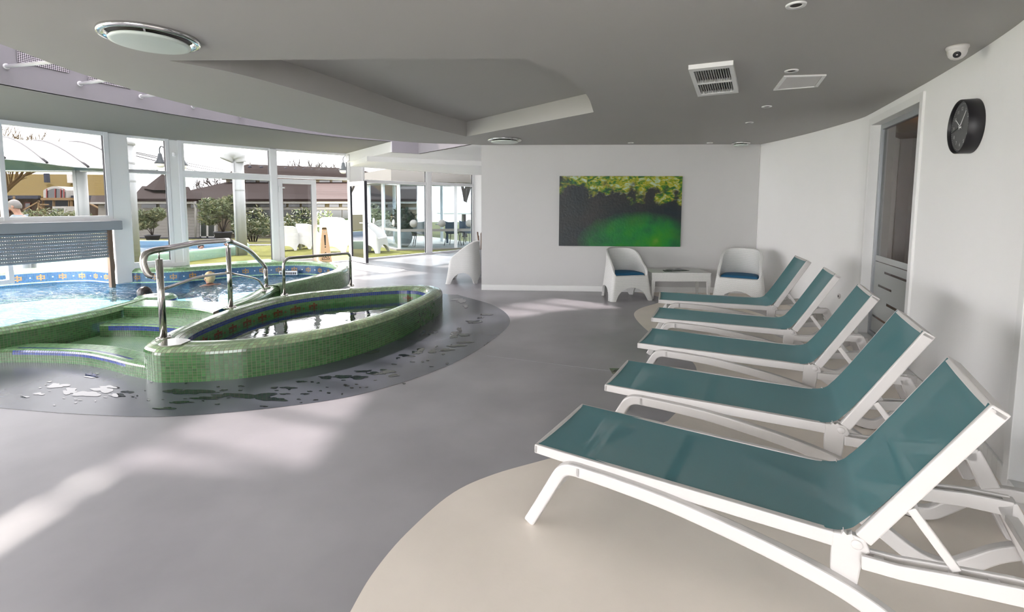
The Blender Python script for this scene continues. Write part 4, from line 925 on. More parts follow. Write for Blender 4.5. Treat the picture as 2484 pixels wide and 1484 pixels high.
def rampn(fac, els):
    r = N('ShaderNodeValToRGB'); e = r.color_ramp.elements
    while len(e) < len(els): e.new(.5)
    for q, (p, c) in zip(e, els): q.position = p; q.color = (*c, 1)
    Lk(fac, r.inputs[0]); return r.outputs[0]
def mixc(f, a, c):
    q = N('ShaderNodeMix'); q.data_type = 'RGBA'; Lk(f, q.inputs[0]); Lk(a, q.inputs[6]); Lk(c, q.inputs[7]); return q.outputs[2]
u, v = sp_.outputs[0], sp_.outputs[2]
basec = rampn(nzt(1.6, 6, (1, 1, 1.6)), [(.3, (.006, .018, .026)), (.5, (.016, .022, .024)), (.7, (.030, .026, .026))])
gl_ = mth('ADD', mth('POWER', mth('MULTIPLY', mth('SUBTRACT', u, .66), 2.2), 2.), mth('POWER', mth('MULTIPLY', mth('SUBTRACT', v, .06), 2.6), 2.))
glow = mth('SUBTRACT', 1.35, mth('ADD', gl_, mth('MULTIPLY', mth('SUBTRACT', nzt(3.), .5), .9)), clamp=True)
grn = rampn(nzt(2.4, 5), [(.3, (.0, .07, .035)), (.5, (.002, .19, .025)), (.68, (.03, .24, .004)), (.8, (.12, .28, .03))])
c1 = mixc(glow, basec, grn)
tm = mth('MULTIPLY', mth('SUBTRACT', mth('ADD', mth('ADD', v, mth('MULTIPLY', mth('SUBTRACT', nzt(3.2, 8), .5), 1.1)), mth('MULTIPLY', u, .16)), .84), 9., clamp=True)
topc = rampn(nzt(9., 9, (1, 1, 1.8), .8), [(.28, (.01, .05, .035)), (.42, (.02, .14, .01)), (.5, (.20, .28, .01)), (.56, (.42, .36, .01)), (.62, (.34, .48, .28)), (.74, (.55, .62, .5))])
Lk(mixc(tm, c1, topc), b.inputs['Base Color']); b.inputs['Roughness'].default_value = .42
bp_ = N('ShaderNodeBump'); bp_.inputs['Strength'].default_value = .5; bp_.inputs['Distance'].default_value = .01; Lk(nzt(22., 8), bp_.inputs['Height']); Lk(bp_.outputs[0], b.inputs['Normal'])
pa = thing('painting', 'wide abstract green and dark canvas hung on the back wall', 'painting', (*on(BWL, BWR, 2.56), .855))
dv_ = np.array(BWR) - np.array(BWL); pa.rotation_euler = (0, 0, math.atan2(dv_[1], dv_[0]))
mb = MB(); mb.box((-1.11, -.045, 0), (1.11, -.006, 1.285)); mb.build('canvas', 'abstract_paint', pa, True, bevel=.004)
mb = MB(); mb.box((-1.09, -.008, .02), (1.09, .0, 1.265)); mb.build('stretcher_frame', 'trim_white', pa, True)
# ---------------------------------------------------------------- glass doors in the right wall
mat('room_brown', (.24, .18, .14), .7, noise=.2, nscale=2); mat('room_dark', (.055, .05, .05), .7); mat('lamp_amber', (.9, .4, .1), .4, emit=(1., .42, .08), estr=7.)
def wall_door(name, label, P, Q, inset=.11):
    L = ln(P, Q); dd = struct(name, label)
    mb = MB(); c = .075
    wbox(mb, P, Q, -.0, c, 0, 2.64, -.16, .02); wbox(mb, P, Q, L - c, L, 0, 2.64, -.16, .02); wbox(mb, P, Q, c, L - c, 2.56, 2.64, -.16, .02); wbox(mb, P, Q, c, L - c, 0, .07, -.16, .02)
    mb.build('door_frame', 'trim_white', dd, bevel=.004)
    mb = MB(); f = .05; i0, i1 = -inset - .03, -inset + .03
    wbox(mb, P, Q, c, c + f, .07, 2.56, i0, i1); wbox(mb, P, Q, L - c - f, L - c, .07, 2.56, i0, i1); wbox(mb, P, Q, c + f, L - c - f, 2.50, 2.56, i0, i1); wbox(mb, P, Q, c + f, L - c - f, .07, .12, i0, i1)
    mb.build('sash', 'aluminium', dd, bevel=.004)
    mb = MB(); wbox(mb, P, Q, c + f, L - c - f, .12, 2.50, -inset - .005, -inset + .005); mb.build('pane', 'glass_room', dd)
    s0, s1 = c + f + .002, L - c - f - .002
    for z0, z1, a, e in ((.965, 1.03, 0, 1), (.87, .955, 0, 1), (.845, .87, 0, .25), (.70, .845, 0, 1), (.675, .70, .45, 1), (.675, .70, 0, .12), (.53, .675, 0, 1), (.50, .53, .0, .35), (.32, .50, 0, 1), (.295, .32, .5, 1), (.125, .295, 0, 1)):
        mb = MB(); wbox(mb, P, Q, s0 + (s1 - s0) * a, s0 + (s1 - s0) * e, z0, z1, -inset + .006, -inset + .009); mb.build('frosted_strip', 'frost', dd)
    return dd
wall_door('door_2', 'tall glass door with frosted stripes between clock and corner', d1a, d1b)
wall_door('door_3', 'glass door at the right edge of the picture', D2A, D2B)
rm = struct('wall_adjoining', 'dim brown room behind the glass doors')
mb = MB(); ribbon(mb, [(6.0, 8.6), (6.0, -4)], 0, 2.75, .1); ribbon(mb, [(4.7, 7.4), (6.0, 7.4)], 0, 2.75, .1); ribbon(mb, [(6.0, -3.9), (1.8, -3.9)], 0, 2.75, .1); mb.build('far_wall', 'room_brown', rm)
mb = MB(); mb.box((5.2, 3.6, 0), (5.5, 5.2, 2.1)); mb.build('cabinet_block', 'room_dark', rm)
am = thing('amber_lamp', 'small glowing amber lamp behind the striped glass door', 'lamp', (5.3, 5.9, 2.5))
mb = MB(); mb.lathe([(.001, -.03), (.05, -.03), (.06, -.01), (.06, 0)], (5.3, 5.9, 2.5), 16); mb.build('bulb', 'lamp_amber', am)
mb = MB(); mb.tube([(5.3, 5.9, 2.5), (5.3, 5.9, 2.71)], .01, 8); mb.build('stem', 'black', am)
# ---------------------------------------------------------------- clock
def text_mb(s, size):
    cu = bpy.data.curves.new('t', 'FONT'); cu.body = s; cu.size = size; cu.align_x = 'CENTER'; cu.align_y = 'CENTER'; ob = bpy.data.objects.new('t', cu); COL.objects.link(ob)
    me = bpy.data.meshes.new_from_object(ob.evaluated_get(bpy.context.evaluated_depsgraph_get())); mb = MB(); mb.add([v.co[:] for v in me.vertices], [tuple(p.vertices) for p in me.polygons])
    bpy.data.objects.remove(ob); bpy.data.curves.remove(cu); bpy.data.meshes.remove(me); return mb
mat('clock_face', (.10, .10, .105), .35); mat('mark_white', (.85, .85, .85), .5)
hc, dcl = on_poly(2362, 306, seg_b)
nw = Vector((dcl[1], -dcl[0], 0)).normalized()
if nw.x > 0: nw = -nw
rt = (-nw).cross(Vector((0, 0, 1))).normalized()
ck = thing('wall_clock', 'round black wall clock with white numerals by the glass door', 'clock')
ck.matrix_world = Matrix.Translation(hc + nw * .002) @ Matrix((rt, Vector((0, 0, 1)), nw)).transposed().to_4x4()
RC = .192
mb = MB(); mb.lathe([(.001, 0), (RC, 0), (RC + .001, .004), (RC, .086), (RC - .004, .090), (RC - .010, .086), (RC - .012, .070)], seg=64); mb.build('case', 'black', ck, True)
mb = MB(); mb.lathe([(RC - .011, .068), (.001, .068)], seg=64); mb.build('dial', 'clock_face', ck, True)
for h in range(1, 13):
    a = math.radians(90 - 30 * h); mb = text_mb(str(h), .036); mb.v = [(x + math.cos(a) * .128, y + math.sin(a) * .128, .0695) for x, y, z in mb.v]; mb.build('numeral', 'mark_white', ck, True)
mb = MB()
for k in range(60):
    a = math.radians(6 * k); c_, s_ = math.cos(a), math.sin(a); r0 = .160; mb.add([(c_ * r0 - s_ * .0015, s_ * r0 + c_ * .0015, .0695), (c_ * r0 + s_ * .0015, s_ * r0 - c_ * .0015, .0695), (c_ * (r0 + .006) + s_ * .0015, s_ * (r0 + .006) - c_ * .0015, .0695), (c_ * (r0 + .006) - s_ * .0015, s_ * (r0 + .006) + c_ * .0015, .0695)], [(0, 1, 2, 3)])
mb.build('minute_marks', 'mark_white', ck, True)
def hand(name, deg, l, wd, z, m, back=.02):
    a = math.radians(90 - deg); c_, s_ = math.cos(a), math.sin(a); f = lambda r, t: (c_ * r - s_ * t, s_ * r + c_ * t)
    mb = MB(); mb.prism([f(-back, -wd), f(l, -wd * .7), f(l, wd * .7), f(-back, wd)], z, z + .002); mb.build(name, m, ck, True)
hand('hour_hand', 304, .105, .0035, .072, 'mark_white'); hand('minute_hand', 42, .135, .0028, .075, 'mark_white'); hand('second_hand', 258, .15, .003, .0775, 'black')
mb = MB(); mb.lathe([(.001, .081), (.007, .081), (.007, .07)], seg=12); mb.build('hub', 'mark_white', ck, True)
# ---------------------------------------------------------------- ceiling fittings
cp_ = atz(2323, 112, H_IN); dm = thing('security_camera', 'white dome security camera on the ceiling above the clock', 'camera', tuple(cp_))
mb = MB(); mb.lathe([(.001, -.0), (.062, 0), (.064, -.012), (.058, -.026), (.056, -.028)], cp_, 28); mb.build('base_ring', 'plastic_white', dm)
mb = MB(); mb.lathe([(.056, -.024), (.055, -.045), (.047, -.068), (.033, -.084), (.015, -.092), (.001, -.093)], cp_, 28); mb.build('dome', 'plastic_white', dm)
dl = (Vector((-.55, -.62, -.55))).normalized(); ec = cp_ + Vector((0, 0, -.038)) + dl * .040; mb = MB(); mb.lathe([(.022, 0), (.022, .014), (.018, .018), (.001, .014)], ec, 16, Vector((0, 0, 1)).rotation_difference(dl).to_matrix()); mb.build('lens', 'black_gloss', dm)
def ceiling_lamp(label, c, R):
    t = thing('ceiling_lamp', label, 'ceiling lamp', tuple(c), 0, 'round ceiling lamps')
    mb = MB(); mb.lathe([(R - .02, .0), (R, .0), (R + .004, -.012), (R - .004, -.026), (R - .03, -.028), (R - .055, -.006), (R - .055, .0)], c, 56); mb.build('trim_ring', 'chrome', t)
    mb = MB(); mb.lathe([(R * .78, -.036), (R * .80, -.044), (R * .79, -.052), (R * .72, -.056), (.001, -.060)], c, 56); mb.build('diffuser', 'lamp_glass', t)
    mb = MB(); mb.lathe([(R * .79, -.036), (R * .4, -.03), (R * .4, 0)], c, 40); mb.build('pan', 'black', t)
    for k in range(4):
        a = .5 + k * math.pi / 2; mb = MB(); mb.bar((c[0] + math.cos(a) * R * .74, c[1] + math.sin(a) * R * .74, c[2] - .04), (c[0] + math.cos(a) * R * .9, c[1] + math.sin(a) * R * .9, c[2] - .012), .012, .006); mb.build('clip', 'chrome', t)
    return t
pa_, pb_ = atz(238, 75, H_IN), atz(484, 100, H_IN); ceiling_lamp('large round ceiling lamp near the skylight, nearest the camera', (pa_ + pb_) / 2, (pa_ - pb_).length / 2)
pa_, pb_ = atz(1183, 338, H_IN), atz(1265, 338, H_IN); ceiling_lamp('round ceiling lamp close to the back wall end', (pa_ + pb_) / 2, .285)
ceiling_lamp('shallow round ceiling lamp above the corner of the back wall', atz(1790, 348, H_IN) + Vector((0, -.12, 0)), .15)
def downlight(label, px, R):
    c = atz(*px, H_IN); t = thing('downlight', label, 'downlight', tuple(c), 0, 'small recessed downlights')
    mb = MB(); mb.lathe([(R * .55, .0), (R * .6, -.006), (R * .78, -.008), (R * .8, -.006), (R * .95, -.010), (R, -.004), (R, 0)], c, 32); mb.build('trim_ring', 'trim_white', t)
    mb = MB(); mb.lathe([(R * .56, -.004), (R * .4, -.001), (.001, -.001)], c, 24); mb.build('lamp_face', 'room_dark', t)
downlight('recessed downlight at the top edge of the picture', (1931, 11), .052)
for lb, p in (('recessed downlight beside the ceiling hatch', (1920, 171)), ('recessed downlight third along the curved wall', (1860, 258)), ('recessed downlight fourth along the curved wall', (1818, 297)), ('recessed downlight above the right end of the painting', (1722, 346)), ('recessed downlight above the middle of the painting', (1530, 346))): downlight(lb, p, .052)
# vent grille
q = [atz(*p, H_IN) for p in ((1670, 158), (1779, 146), (1792, 216), (1693, 226))]
vg = thing('air_vent', 'square white slatted air vent in the ceiling', 'vent', tuple(sum(q, Vector()) / 4))
def bil(a, b, dz=0): return q[0] * (1 - a) * (1 - b) + q[1] * a * (1 - b) + q[2] * a * b + q[3] * (1 - a) * b + Vector((0, 0, dz))
def fr(name, a0, a1, b0, b1, z0, z1, m): 
    mb = MB(); mb.hexa([bil(a0, b0, z0), bil(a1, b0, z0), bil(a1, b1, z0), bil(a0, b1, z0)], [bil(a0, b0, z1), bil(a1, b0, z1), bil(a1, b1, z1), bil(a0, b1, z1)]); return mb.build(name, m, vg)
fr('backing', .05, .95, .05, .95, -.004, -.001, 'dark_void')
for nm, a in (('frame_bar', (0, 1, 0, .075)), ('frame_bar', (0, 1, .925, 1)), ('frame_bar', (0, .1, .075, .925)), ('frame_bar', (.9, 1, .075, .925)), ('frame_bar', (.1, .9, .50, .53))): fr(nm, *a, -.035, .0, 'trim_white')
for r_ in ((.085, .495), (.535, .92)):
    for k in range(14):
        a = .11 + .78 * (k + .5) / 14; mb = MB(); w_ = .0085
        mb.hexa([bil(a - w_, r_[0], -.03), bil(a - w_ + .008, r_[0], -.034), bil(a - w_ + .008, r_[1], -.034), bil(a - w_, r_[1], -.03)], [bil(a + w_ - .008, r_[0], -.006), bil(a + w_, r_[0], -.008), bil(a + w_, r_[1], -.008), bil(a + w_ - .008, r_[1], -.006)]); mb.build('slat', 'trim_white', vg)
q = [atz(*p, H_IN) for p in ((1902, 183), (2005, 180), (1984, 208), (1876, 217))]
vg = thing('ceiling_hatch', 'flush white access hatch in the ceiling beside a downlight', 'hatch', tuple(sum(q, Vector()) / 4))
for a in ((0, 1, 0, .05), (0, 1, .95, 1), (0, .08, .05, .95), (.92, 1, .05, .95)): fr('frame_bar', *a, -.012, 0, 'trim_white')
fr('panel', .09, .91, .06, .94, -.007, -.001, 'plastic_white')
# drain and socket
dc_ = atz(1500, 900, 0); dr_ = thing('floor_drain', 'square steel floor drain beside a lounger foot', 'drain', tuple(dc_))
mb = MB(); mb.box((dc_.x - .075, dc_.y - .075, .0), (dc_.x + .075, dc_.y + .075, .004)); mb.build('plate', 'steel_plate', dr_)
for k in range(6): x = dc_.x - .04 + .016 * k; mb = MB(); mb.bar((x - .02, dc_.y - .03, .0045), (x + .02, dc_.y + .03, .0045), .006, .002); mb.build('slot', 'black', dr_)
h, d_ = on_poly(2036, 718, seg_a); so = thing('wall_socket', 'small round wall socket low behind the loungers', 'socket', tuple(h)); nn_ = Vector((d_[1], -d_[0], 0)); nn_ = nn_ if nn_.x < 0 else -nn_
mb = MB(); mb.lathe([(.001, .012), (.03, .012), (.036, .004), (.036, 0)], h, 20, Vector((0, 0, 1)).rotation_difference(nn_).to_matrix()); mb.build('plate', 'plastic_white', so)
mb = MB(); mb.lathe([(.001, .0135), (.012, .0135), (.012, .012)], h, 12, Vector((0, 0, 1)).rotation_difference(nn_).to_matrix()); mb.build('hole', 'black', so)
# ================================================================== outside
MATS_BEFORE = set(MATS)
mat('turf', (0.1432, 0.1432, 0.0383), .9, spec=.08, noise=.25, nscale=3, bump=.3, bscale=90); mat('far_grass', (0.081, 0.0774, 0.0277), .9, spec=.08, noise=.3, nscale=.6)
mat('paving', (0.3045, 0.2849, 0.2603), .8, spec=.08, noise=.08, nscale=2); mat('cream_wall', (0.1828, 0.1514, 0.1038), .8, spec=.08); mat('white_render', (0.2946, 0.2864, 0.2702), .8, spec=.08)
wavemat('siding', (0.2003, 0.1895, 0.1734), (0.1219, 0.1138, 0.103), 1.55, 'Z', .7, .3); wavemat('shingle', (0.0184, 0.0114, 0.01), (0.0104, 0.0068, 0.0061), 1.7, 'Z', .9, .3, noise=1.2); wavemat('shingle_red', (0.09, 0.051, 0.042), (0.054, 0.03, 0.0256), 1.7, 'Z', .9, .3, noise=1.2)
wavemat('yellow_roof', (0.0808, 0.0558, 0.0132), (0.0476, 0.0332, 0.0096), .9, 'Z', .9, .3, noise=1.5); mat('slate_dark', (0.0328, 0.0367, 0.0491), .6, spec=.08); mat('dark_glass', (0.015, 0.0191, 0.0205), .12, spec=.6); mat('brown_wall', (0.0818, 0.0552, 0.0367), .9, spec=.08, noise=.3, nscale=1.2)
mat('timber', (0.1718, 0.1146, 0.0614), .8, spec=.08); mat('red_frame', (.20, .03, .025), .6); mat('pot_dark', (.06, .06, .068), .7, spec=.08); mat('pot_white', (0.4011, 0.3896, 0.3667), .6); mat('bark', (.035, .025, .02), .9, spec=.08); mat('bark_yellow', (.08, .05, .018), .9, spec=.08); mat('canopy_white', (.85, .86, .86), .5)
mat('canopy_teal', (.08, .16, .19), .35); mat('pipe_white', (0.3249, 0.3408, 0.3355), .35); mat('lamp_green', (.02, .03, .034), .35); mat('lamp_globe', (.9, .9, .88), .3); mat('fabric_navy', (.035, .075, .115), .8); mat('sign_amber', (0.9412, 0.6343, 0.3683), .5); mat('hedge_dark', (.02, .035, .015), .9, spec=.08)
P = aty
def z_lawn(x, y): return lawn_z(x, y)
RH = [(6.2, -4.2), (6.2, 16.4)] + [W5B, W5A, G, F_, E_, D, C] + [tuple(p) for p in R1[::-1] if p[0] < -7.75] + [(-10.6, 3.2), (-8.8, 2.2)] + LEFT[2::-1]
lw = struct('floor_lawn', 'bright turf outside the windows')
cdt([(-45, -9), (30, -9), (30, 20), (-45, 20)], [RH], 1.6, lawn_z).build('turf', 'turf', lw)
mb = MB()
g = [[(x, y, lawn_z(x, y)) for y in (20, 23, 26, 30, 36, 60, 120)] for x in (-140, -45, -12, -9, -7, -6, 30, 100)]; mb.grid(g, smooth=False, flip=True); mb.build('far_lawn', 'far_grass', lw)
mb = MB(); g = [[(x, y, lawn_z(x, y) + .02) for y in (19.2, 20.2)] for x in np.linspace(-16, 8, 24)]; mb.grid(g, smooth=False, flip=True); mb.build('path', 'paving', lw)
# outdoor pool
op = thing('outdoor_pool', 'outdoor pool with pale green tiled wall seen through the windows', 'pool', (-11.5, 15, 0))
OP = resample(smooth([(-10.2, 11.9), (-9.35, 12.9), (-8.95, 14.2), (-8.75, 15.5), (-9.0, 16.6), (-10, 17.3), (-12.5, 17.7), (-15.5, 17.2), (-16.5, 15), (-15, 12.8), (-12.5, 11.6)], True, 10), 120, closed=True)
rim = [(0, -.05), (0, .24), (-.03, .28), (-.10, .29), (-.25, .29), (-.30, .28), (-.33, .24), (-.33, .0)]
n_ = -normals2(OP, True); Gp = [[(*(p - m * -of), z) for of, z in rim] for p, m in zip(OP, n_)]
mb = MB(); mb.grid([r[:6] for r in Gp], True, False); o = mb.build('outer_wall', None, op, smooth_all=True); tilemat('mint_tile', (.20, .37, .25), (.25, .41, .29), (.34, .43, .35), .03, .4)
uvv = []; 
for i in range(len(OP)): uvv += [(i * .2, z + of) for of, z in rim[:6]]
o.data.materials.append(MATS['mint_tile']); set_uv(o, uvv)
mb = MB(); mb.grid([r[5:] for r in Gp], True, False); o = mb.build('inner_wall', None, op, smooth_all=True); tilemat('blue_tile', (.05, .16, .30), (.07, .2, .34), (.25, .35, .42), .03, .3); o.data.materials.append(MATS['blue_tile']); set_uv(o, [(i * .2, z + of) for i in range(len(OP)) for of, z in rim[5:]])
mb = cdt([tuple(p - m * .33) for p, m in zip(OP, n_)][::2], [], None, lambda x, y: .12); mb.build('water', 'water_out', op)
# ---------------------------------------------------------------- main building
bm = thing('long_building', 'long cream building with brown shingle roof across the lawn', 'building', tuple(P(700, 566, 34)))
YF = 34.
def slab(name, x0, y0, x1, y1, Y, th, m, par):
    a, b, c, d = P(x0, y1, Y), P(x1, y1, Y), P(x1, y0, Y), P(x0, y0, Y); mb = MB(); mb.extr([a, b, c, d], (0, th, 0)); return mb.build(name, m, par)
def quad(name, pts, m, par, th=.15):
    mb = MB(); mb.extr([P(*p) for p in pts], (0, 0, th)); return mb.build(name, m, par)
slab('wall', 522, 493, 1010, 575, YF, .3, 'cream_wall', bm)
slab('gutter', 455, 487, 1010, 493.5, YF - .9, .25, 'white_render', bm)
slab('fascia_band', 522, 503, 1010, 508.5, YF - .1, .1, 'white_render', bm)
for x0, x1 in ((598, 620), (626, 655), (660, 682), (687, 694), (700, 727), (732, 754), (760, 765), (769, 788), (799, 822), (830, 846), (852, 872), (888, 908), (915, 932), (940, 960)):
    slab('window', x0, 495, x1, 502, YF - .06, .05, 'dark_glass', bm)
for x0, x1 in ((560, 596), (598, 626), (627.5, 655), (660, 684), (687, 733.5), (735, 762), (768, 790), (791.5, 829), (830.5, 862), (864, 886), (888, 930), (932, 975)):
    slab('window', x0, 509.5, x1, 530, YF - .06, .05, 'dark_glass', bm)
slab('plinth_hedge', 560, 531, 1010, 566, YF - .5, .45, 'hedge_dark', bm)
quad('lower_roof', [(452, 488, YF - 1), (1012, 488, YF - 1), (1012, 446, 41), (548, 446, 41), (462, 466, 38)], 'shingle', bm)
slab('clerestory_wall', 548, 434, 1000, 448, 41, .3, 'cream_wall', bm)
for x0, x1 in ((558, 568), (572, 584), (596, 620), (630, 650), (672, 690), (700, 722), (732, 752), (775, 800), (806, 830), (845, 865)): slab('window', x0, 437, x1, 444.5, 40.9, .08, 'dark_glass', bm)
quad('upper_roof', [(538, 436, 40.4), (940, 436, 40.4), (868, 413, 45), (600, 402, 45), (575, 410, 43.5)], 'shingle', bm)
for x, y in ((606, 405), (634, 406), (693, 409), (717, 410), (737, 411), (757, 412), (776, 413), (796, 414), (815, 415)):
    c = P(x, y, 43.6); MB().ell(c, (.16, .14, .12), 10, 6).build('roof_vent', 'slate_dark', bm)
c = P(607, 403, 44.6); mb = MB(); mb.lathe([(.12, 0), (.05, .15), (.1, .25), (.03, .35), (.01, .6)], c, 10); mb.build('finial', 'white_render', bm)
# ---------------------------------------------------------------- turret house
th = thing('turret_house', 'white clapboard wing with pointed dark turret roof', 'building', tuple(P(400, 580, 31)))
slab('wall', 326, 493, 484, 577, 31, .3, 'siding', th); slab('foundation', 326, 576, 522, 581, 30.9, .3, 'slate_dark', th); slab('wall', 484, 493, 524, 577, 31.2, .2, 'siding', th)
for x0, x1 in ((343, 379), (387, 403), (412, 440), (463, 480)): slab('window', x0, 495, x1, 504.5, 30.9, .08, 'dark_glass', th)
slab('gutter', 322, 487, 470, 494, 30.3, .25, 'white_render', th)
quad('main_roof', [(318, 488, 30.2), (476, 488, 30.2), (458, 458, 35), (345, 456, 35)], 'shingle', th)
pk_ = P(394, 421, 35); rb = [P(348, 457, 33.5), P(372, 461, 32.2), P(418, 461, 32.2), P(444, 457, 33.5), P(420, 454, 37), P(372, 454, 37)]
mb = MB(); mb.add(rb + [pk_], [(i, (i + 1) % 6, 6) for i in range(6)] + [(5, 4, 3, 2, 1, 0)]); mb.build('turret_roof', 'shingle', th)
for x0, x1 in ((485, 503), (503, 522)):
    f = MB(); Y = 30.95
    for a in ((x0, 507, x0 + 2.4, 577), (x1 - 2.4, 507, x1, 577), (x0, 507, x1, 510), (x0, 573, x1, 577)): f.extr([P(a[0], a[3], Y), P(a[2], a[3], Y), P(a[2], a[1], Y), P(a[0], a[1], Y)], (0, .1, 0))
    o = f.build('patio_door', 'white_render', th); f = MB(); f.extr([P(x0 + 2.4, 573, Y), P(x1 - 2.4, 573, Y), P(x1 - 2.4, 510, Y), P(x0 + 2.4, 510, Y)], (0, .05, 0)); f.build('door_pane', 'dark_glass', o)
mb = MB(); mb.tube([P(468, 494, 30.6), P(474, 505, 30.7), P(474, 576, 30.7)], .06, 8); mb.build('downpipe', 'white_render', th)
# ---------------------------------------------------------------- yellow roofed house under construction
yh = thing('yellow_roofed_house', 'house with mustard tiled roof and white arched dormer far left', 'building', tuple(P(100, 530, 66)))
quad('roof', [(-140, 480, 64), (275, 480, 64), (275, 426, 72), (-140, 423, 72)], 'yellow_roof', yh)
slab('wall', -140, 476, 275, 545, 66, .4, 'brown_wall', yh)
for x0, x1 in ((-60, 92), (172, 262)): slab('dark_eave', x0, 474, x1, 482, 63.6, .4, 'slate_dark', yh)
def arc_pts(x0, x1, yb, yt, Y, n=10, k=.35): 
    return [P(x0, yb, Y), P(x1, yb, Y)] + [P(x1 + (x0 - x1) * i / n, yt + (yb - yt) * k * (2 * i / n - 1) ** 2, Y) for i in range(n + 1)]
mb = MB(); mb.extr(arc_pts(105, 161, 480, 451.5, 63.2), (0, 3.5, 0)); o = mb.build('dormer', 'white_render', yh)
mb = MB(); mb.extr(arc_pts(112, 155, 480, 457, 63.0), (0, .15, 0)); mb.build('window', 'dark_glass', yh)
for x in (112.5, 133, 146.5, 154): slab('mullion', x - .7, 458, x + .7, 480, 62.9, .1, 'red_frame', yh)
slab('balcony', 98, 479.5, 174, 485.5, 62.2, .6, 'timber', yh); slab('under_balcony', 98, 486, 168, 500, 65.4, .4, 'slate_dark', yh)
for x in (102, 128, 166, 171): slab('post', x - .8, 485, x + .8, 530, 62.4, .3, 'timber', yh)
for x0, x1 in ((9, 22), (60, 74)):
    o = slab('window', x0, 491, x1, 516, 65.8, .15, 'red_frame', yh); f = slab('window_pane', x0 + 1.5, 493, x1 - 1.5, 514, 65.7, .1, 'dark_glass', yh)
for a, b in (((8, 507), (40, 493)), ((58, 509), (96, 488)), ((94, 486), (94, 520)), ((98, 496), (118, 496)), ((34, 476), (34, 494)), ((96, 500), (112, 516)), ((182, 497), (205, 487)), ((205, 487), (240, 505))):
    mb = MB(); mb.bar(P(*a, 62), P(*b, 62), .16, .16); mb.build('scaffold_beam', 'timber', yh)
c = P(110, 437, 68); mb = MB(); mb.box((c.x - .2, c.y, c.z - .3), (c.x + .2, c.y + .5, c.z + .95)); mb.build('chimney', 'slate_dark', yh)
c = P(168, 438, 68); mb = MB(); mb.box((c.x - .3, c.y, c.z - .3), (c.x + .3, c.y + .6, c.z + .85)); mb.build('chimney', 'pot_white', yh)
# small white shed and van
sh = thing('white_shed', 'small white shed below the end of the yellow roof', 'shed', tuple(P(245, 535, 45)))
slab('wall', 238, 495, 268, 535, 45, 2, 'siding', sh); quad('roof', [(218, 494, 44.5), (272, 494, 44.5), (268, 478, 48), (222, 478, 48)], 'shingle', sh); slab('window', 253, 496, 259, 505, 44.9, .1, 'dark_glass', sh); slab('eave', 218, 490, 272, 494.5, 44.4, .2, 'white_render', sh)
vn = thing('white_van', 'white van parked in front of the house under construction', 'van', tuple(P(143, 522, 52)))
slab('body', 127, 500.5, 161, 520, 52, 2.2, 'white_render', vn); slab('windscreen', 128.5, 505, 153, 512, 51.95, .1, 'dark_glass', vn); slab('bumper', 126, 514.5, 156, 518, 51.9, .12, 'metal_grey', vn)
for x in (131, 151): c = P(x, 521, 52); mb = MB(); mb.lathe([(.001, 0), (.35, 0), (.35, .2), (.001, .2)], c, 16, Matrix.Rotation(math.pi / 2, 3, 'X')); mb.build('wheel', 'black', vn)
# ---------------------------------------------------------------- trees and shrubs
def tree(name, label, base, h, m, seed, spread=.55, levels=5, group=None, r0=None, lean=(0, 0), cat='tree'):
    rg = random.Random(seed); t = thing(name, label, cat, tuple(base), 0, group); tr = MB(); br = MB()
    def grow(p, d, l, r, lv):
        k = 3; pts = [p]; q = p
        for i in range(k): d = (d + Vector((rg.uniform(-1, 1), rg.uniform(-1, 1), rg.uniform(-.5, .7))) * .16).normalized(); q = q + d * (l / k); pts.append(q)
        (tr if lv == levels else br).tube(pts, [r * (1 - .35 * i / k) for i in range(k + 1)], 5 if lv > 2 else 3, False)
        if lv <= 0: return
        for i in range(rg.choice((2, 3, 3)) if lv < levels else 4):
            dd = (d + Vector((rg.uniform(-1, 1), rg.uniform(-1, 1), rg.uniform(-.25, .8))) * spread * 1.3).normalized(); grow(pts[rg.choice((2, 3, 3))], dd, l * rg.uniform(.62, .82), r * .66, lv - 1)
    grow(Vector(base), Vector((lean[0], lean[1], 1)).normalized(), h * .32, r0 or h * .026, levels)
    tr.build('trunk', m, t); br.build('branches', m, t); return t
def gz(p): p.z = lawn_z(p.x, p.y); return p
tree('bare_tree', 'leafless brown tree at the left edge before the yellow roof', gz(P(-20, 540, 22)), 5.6, 'bark_yellow', 4, .66, 6, 'bare trees outside', lean=(.35, 0))
for k, (x, Y, h, lb) in enumerate(((470, 56, 6.5, 'bare tree behind the left end of the long roof'), (548, 66, 8.0, 'bare tree rising behind the white duct'), (690, 72, 9.5, 'spreading bare tree above the door side roof, left one'), (752, 60, 11.0, 'tall bare tree standing above the middle of the long roof'), (825, 70, 9.5, 'bare tree above the roof beside the passage'))):
    tree('bare_tree', lb, gz(P(x, 540, Y)), h, 'bark', 20 + k, .6, 5, 'bare trees outside')
def leaves(cs, n, size, cols, seed, aspect=.32):
    rg = np.random.default_rng(seed); V = []; Fs = []; Cc_ = []
    for c, r in cs:
        for _ in range(n):
            d = rg.normal(size=3); d /= np.linalg.norm(d); p = np.array(c) + d * np.array(r) * rg.uniform(.35, 1) ** .5
            a = rg.normal(size=3); a[2] = abs(a[2]) * .8 + .1; a /= np.linalg.norm(a); b = np.cross(a, rg.normal(size=3)); b /= np.linalg.norm(b) + 1e-9; s = size * rg.uniform(.6, 1.3)
            o = len(V); V += [p - b * 0, p + a * s * .5 + b * s * aspect / 2, p + a * s, p + a * s * .5 - b * s * aspect / 2]; Fs.append((o, o + 1, o + 2, o + 3)); c0 = np.array(cols[rg.integers(len(cols))]); Cc_.append(c0 * rg.uniform(.7, 1.3))
    mb = MB(); mb.v = [tuple(v) for v in V]; mb.f = Fs; mb.sm = [False] * len(Fs); return mb, Cc_
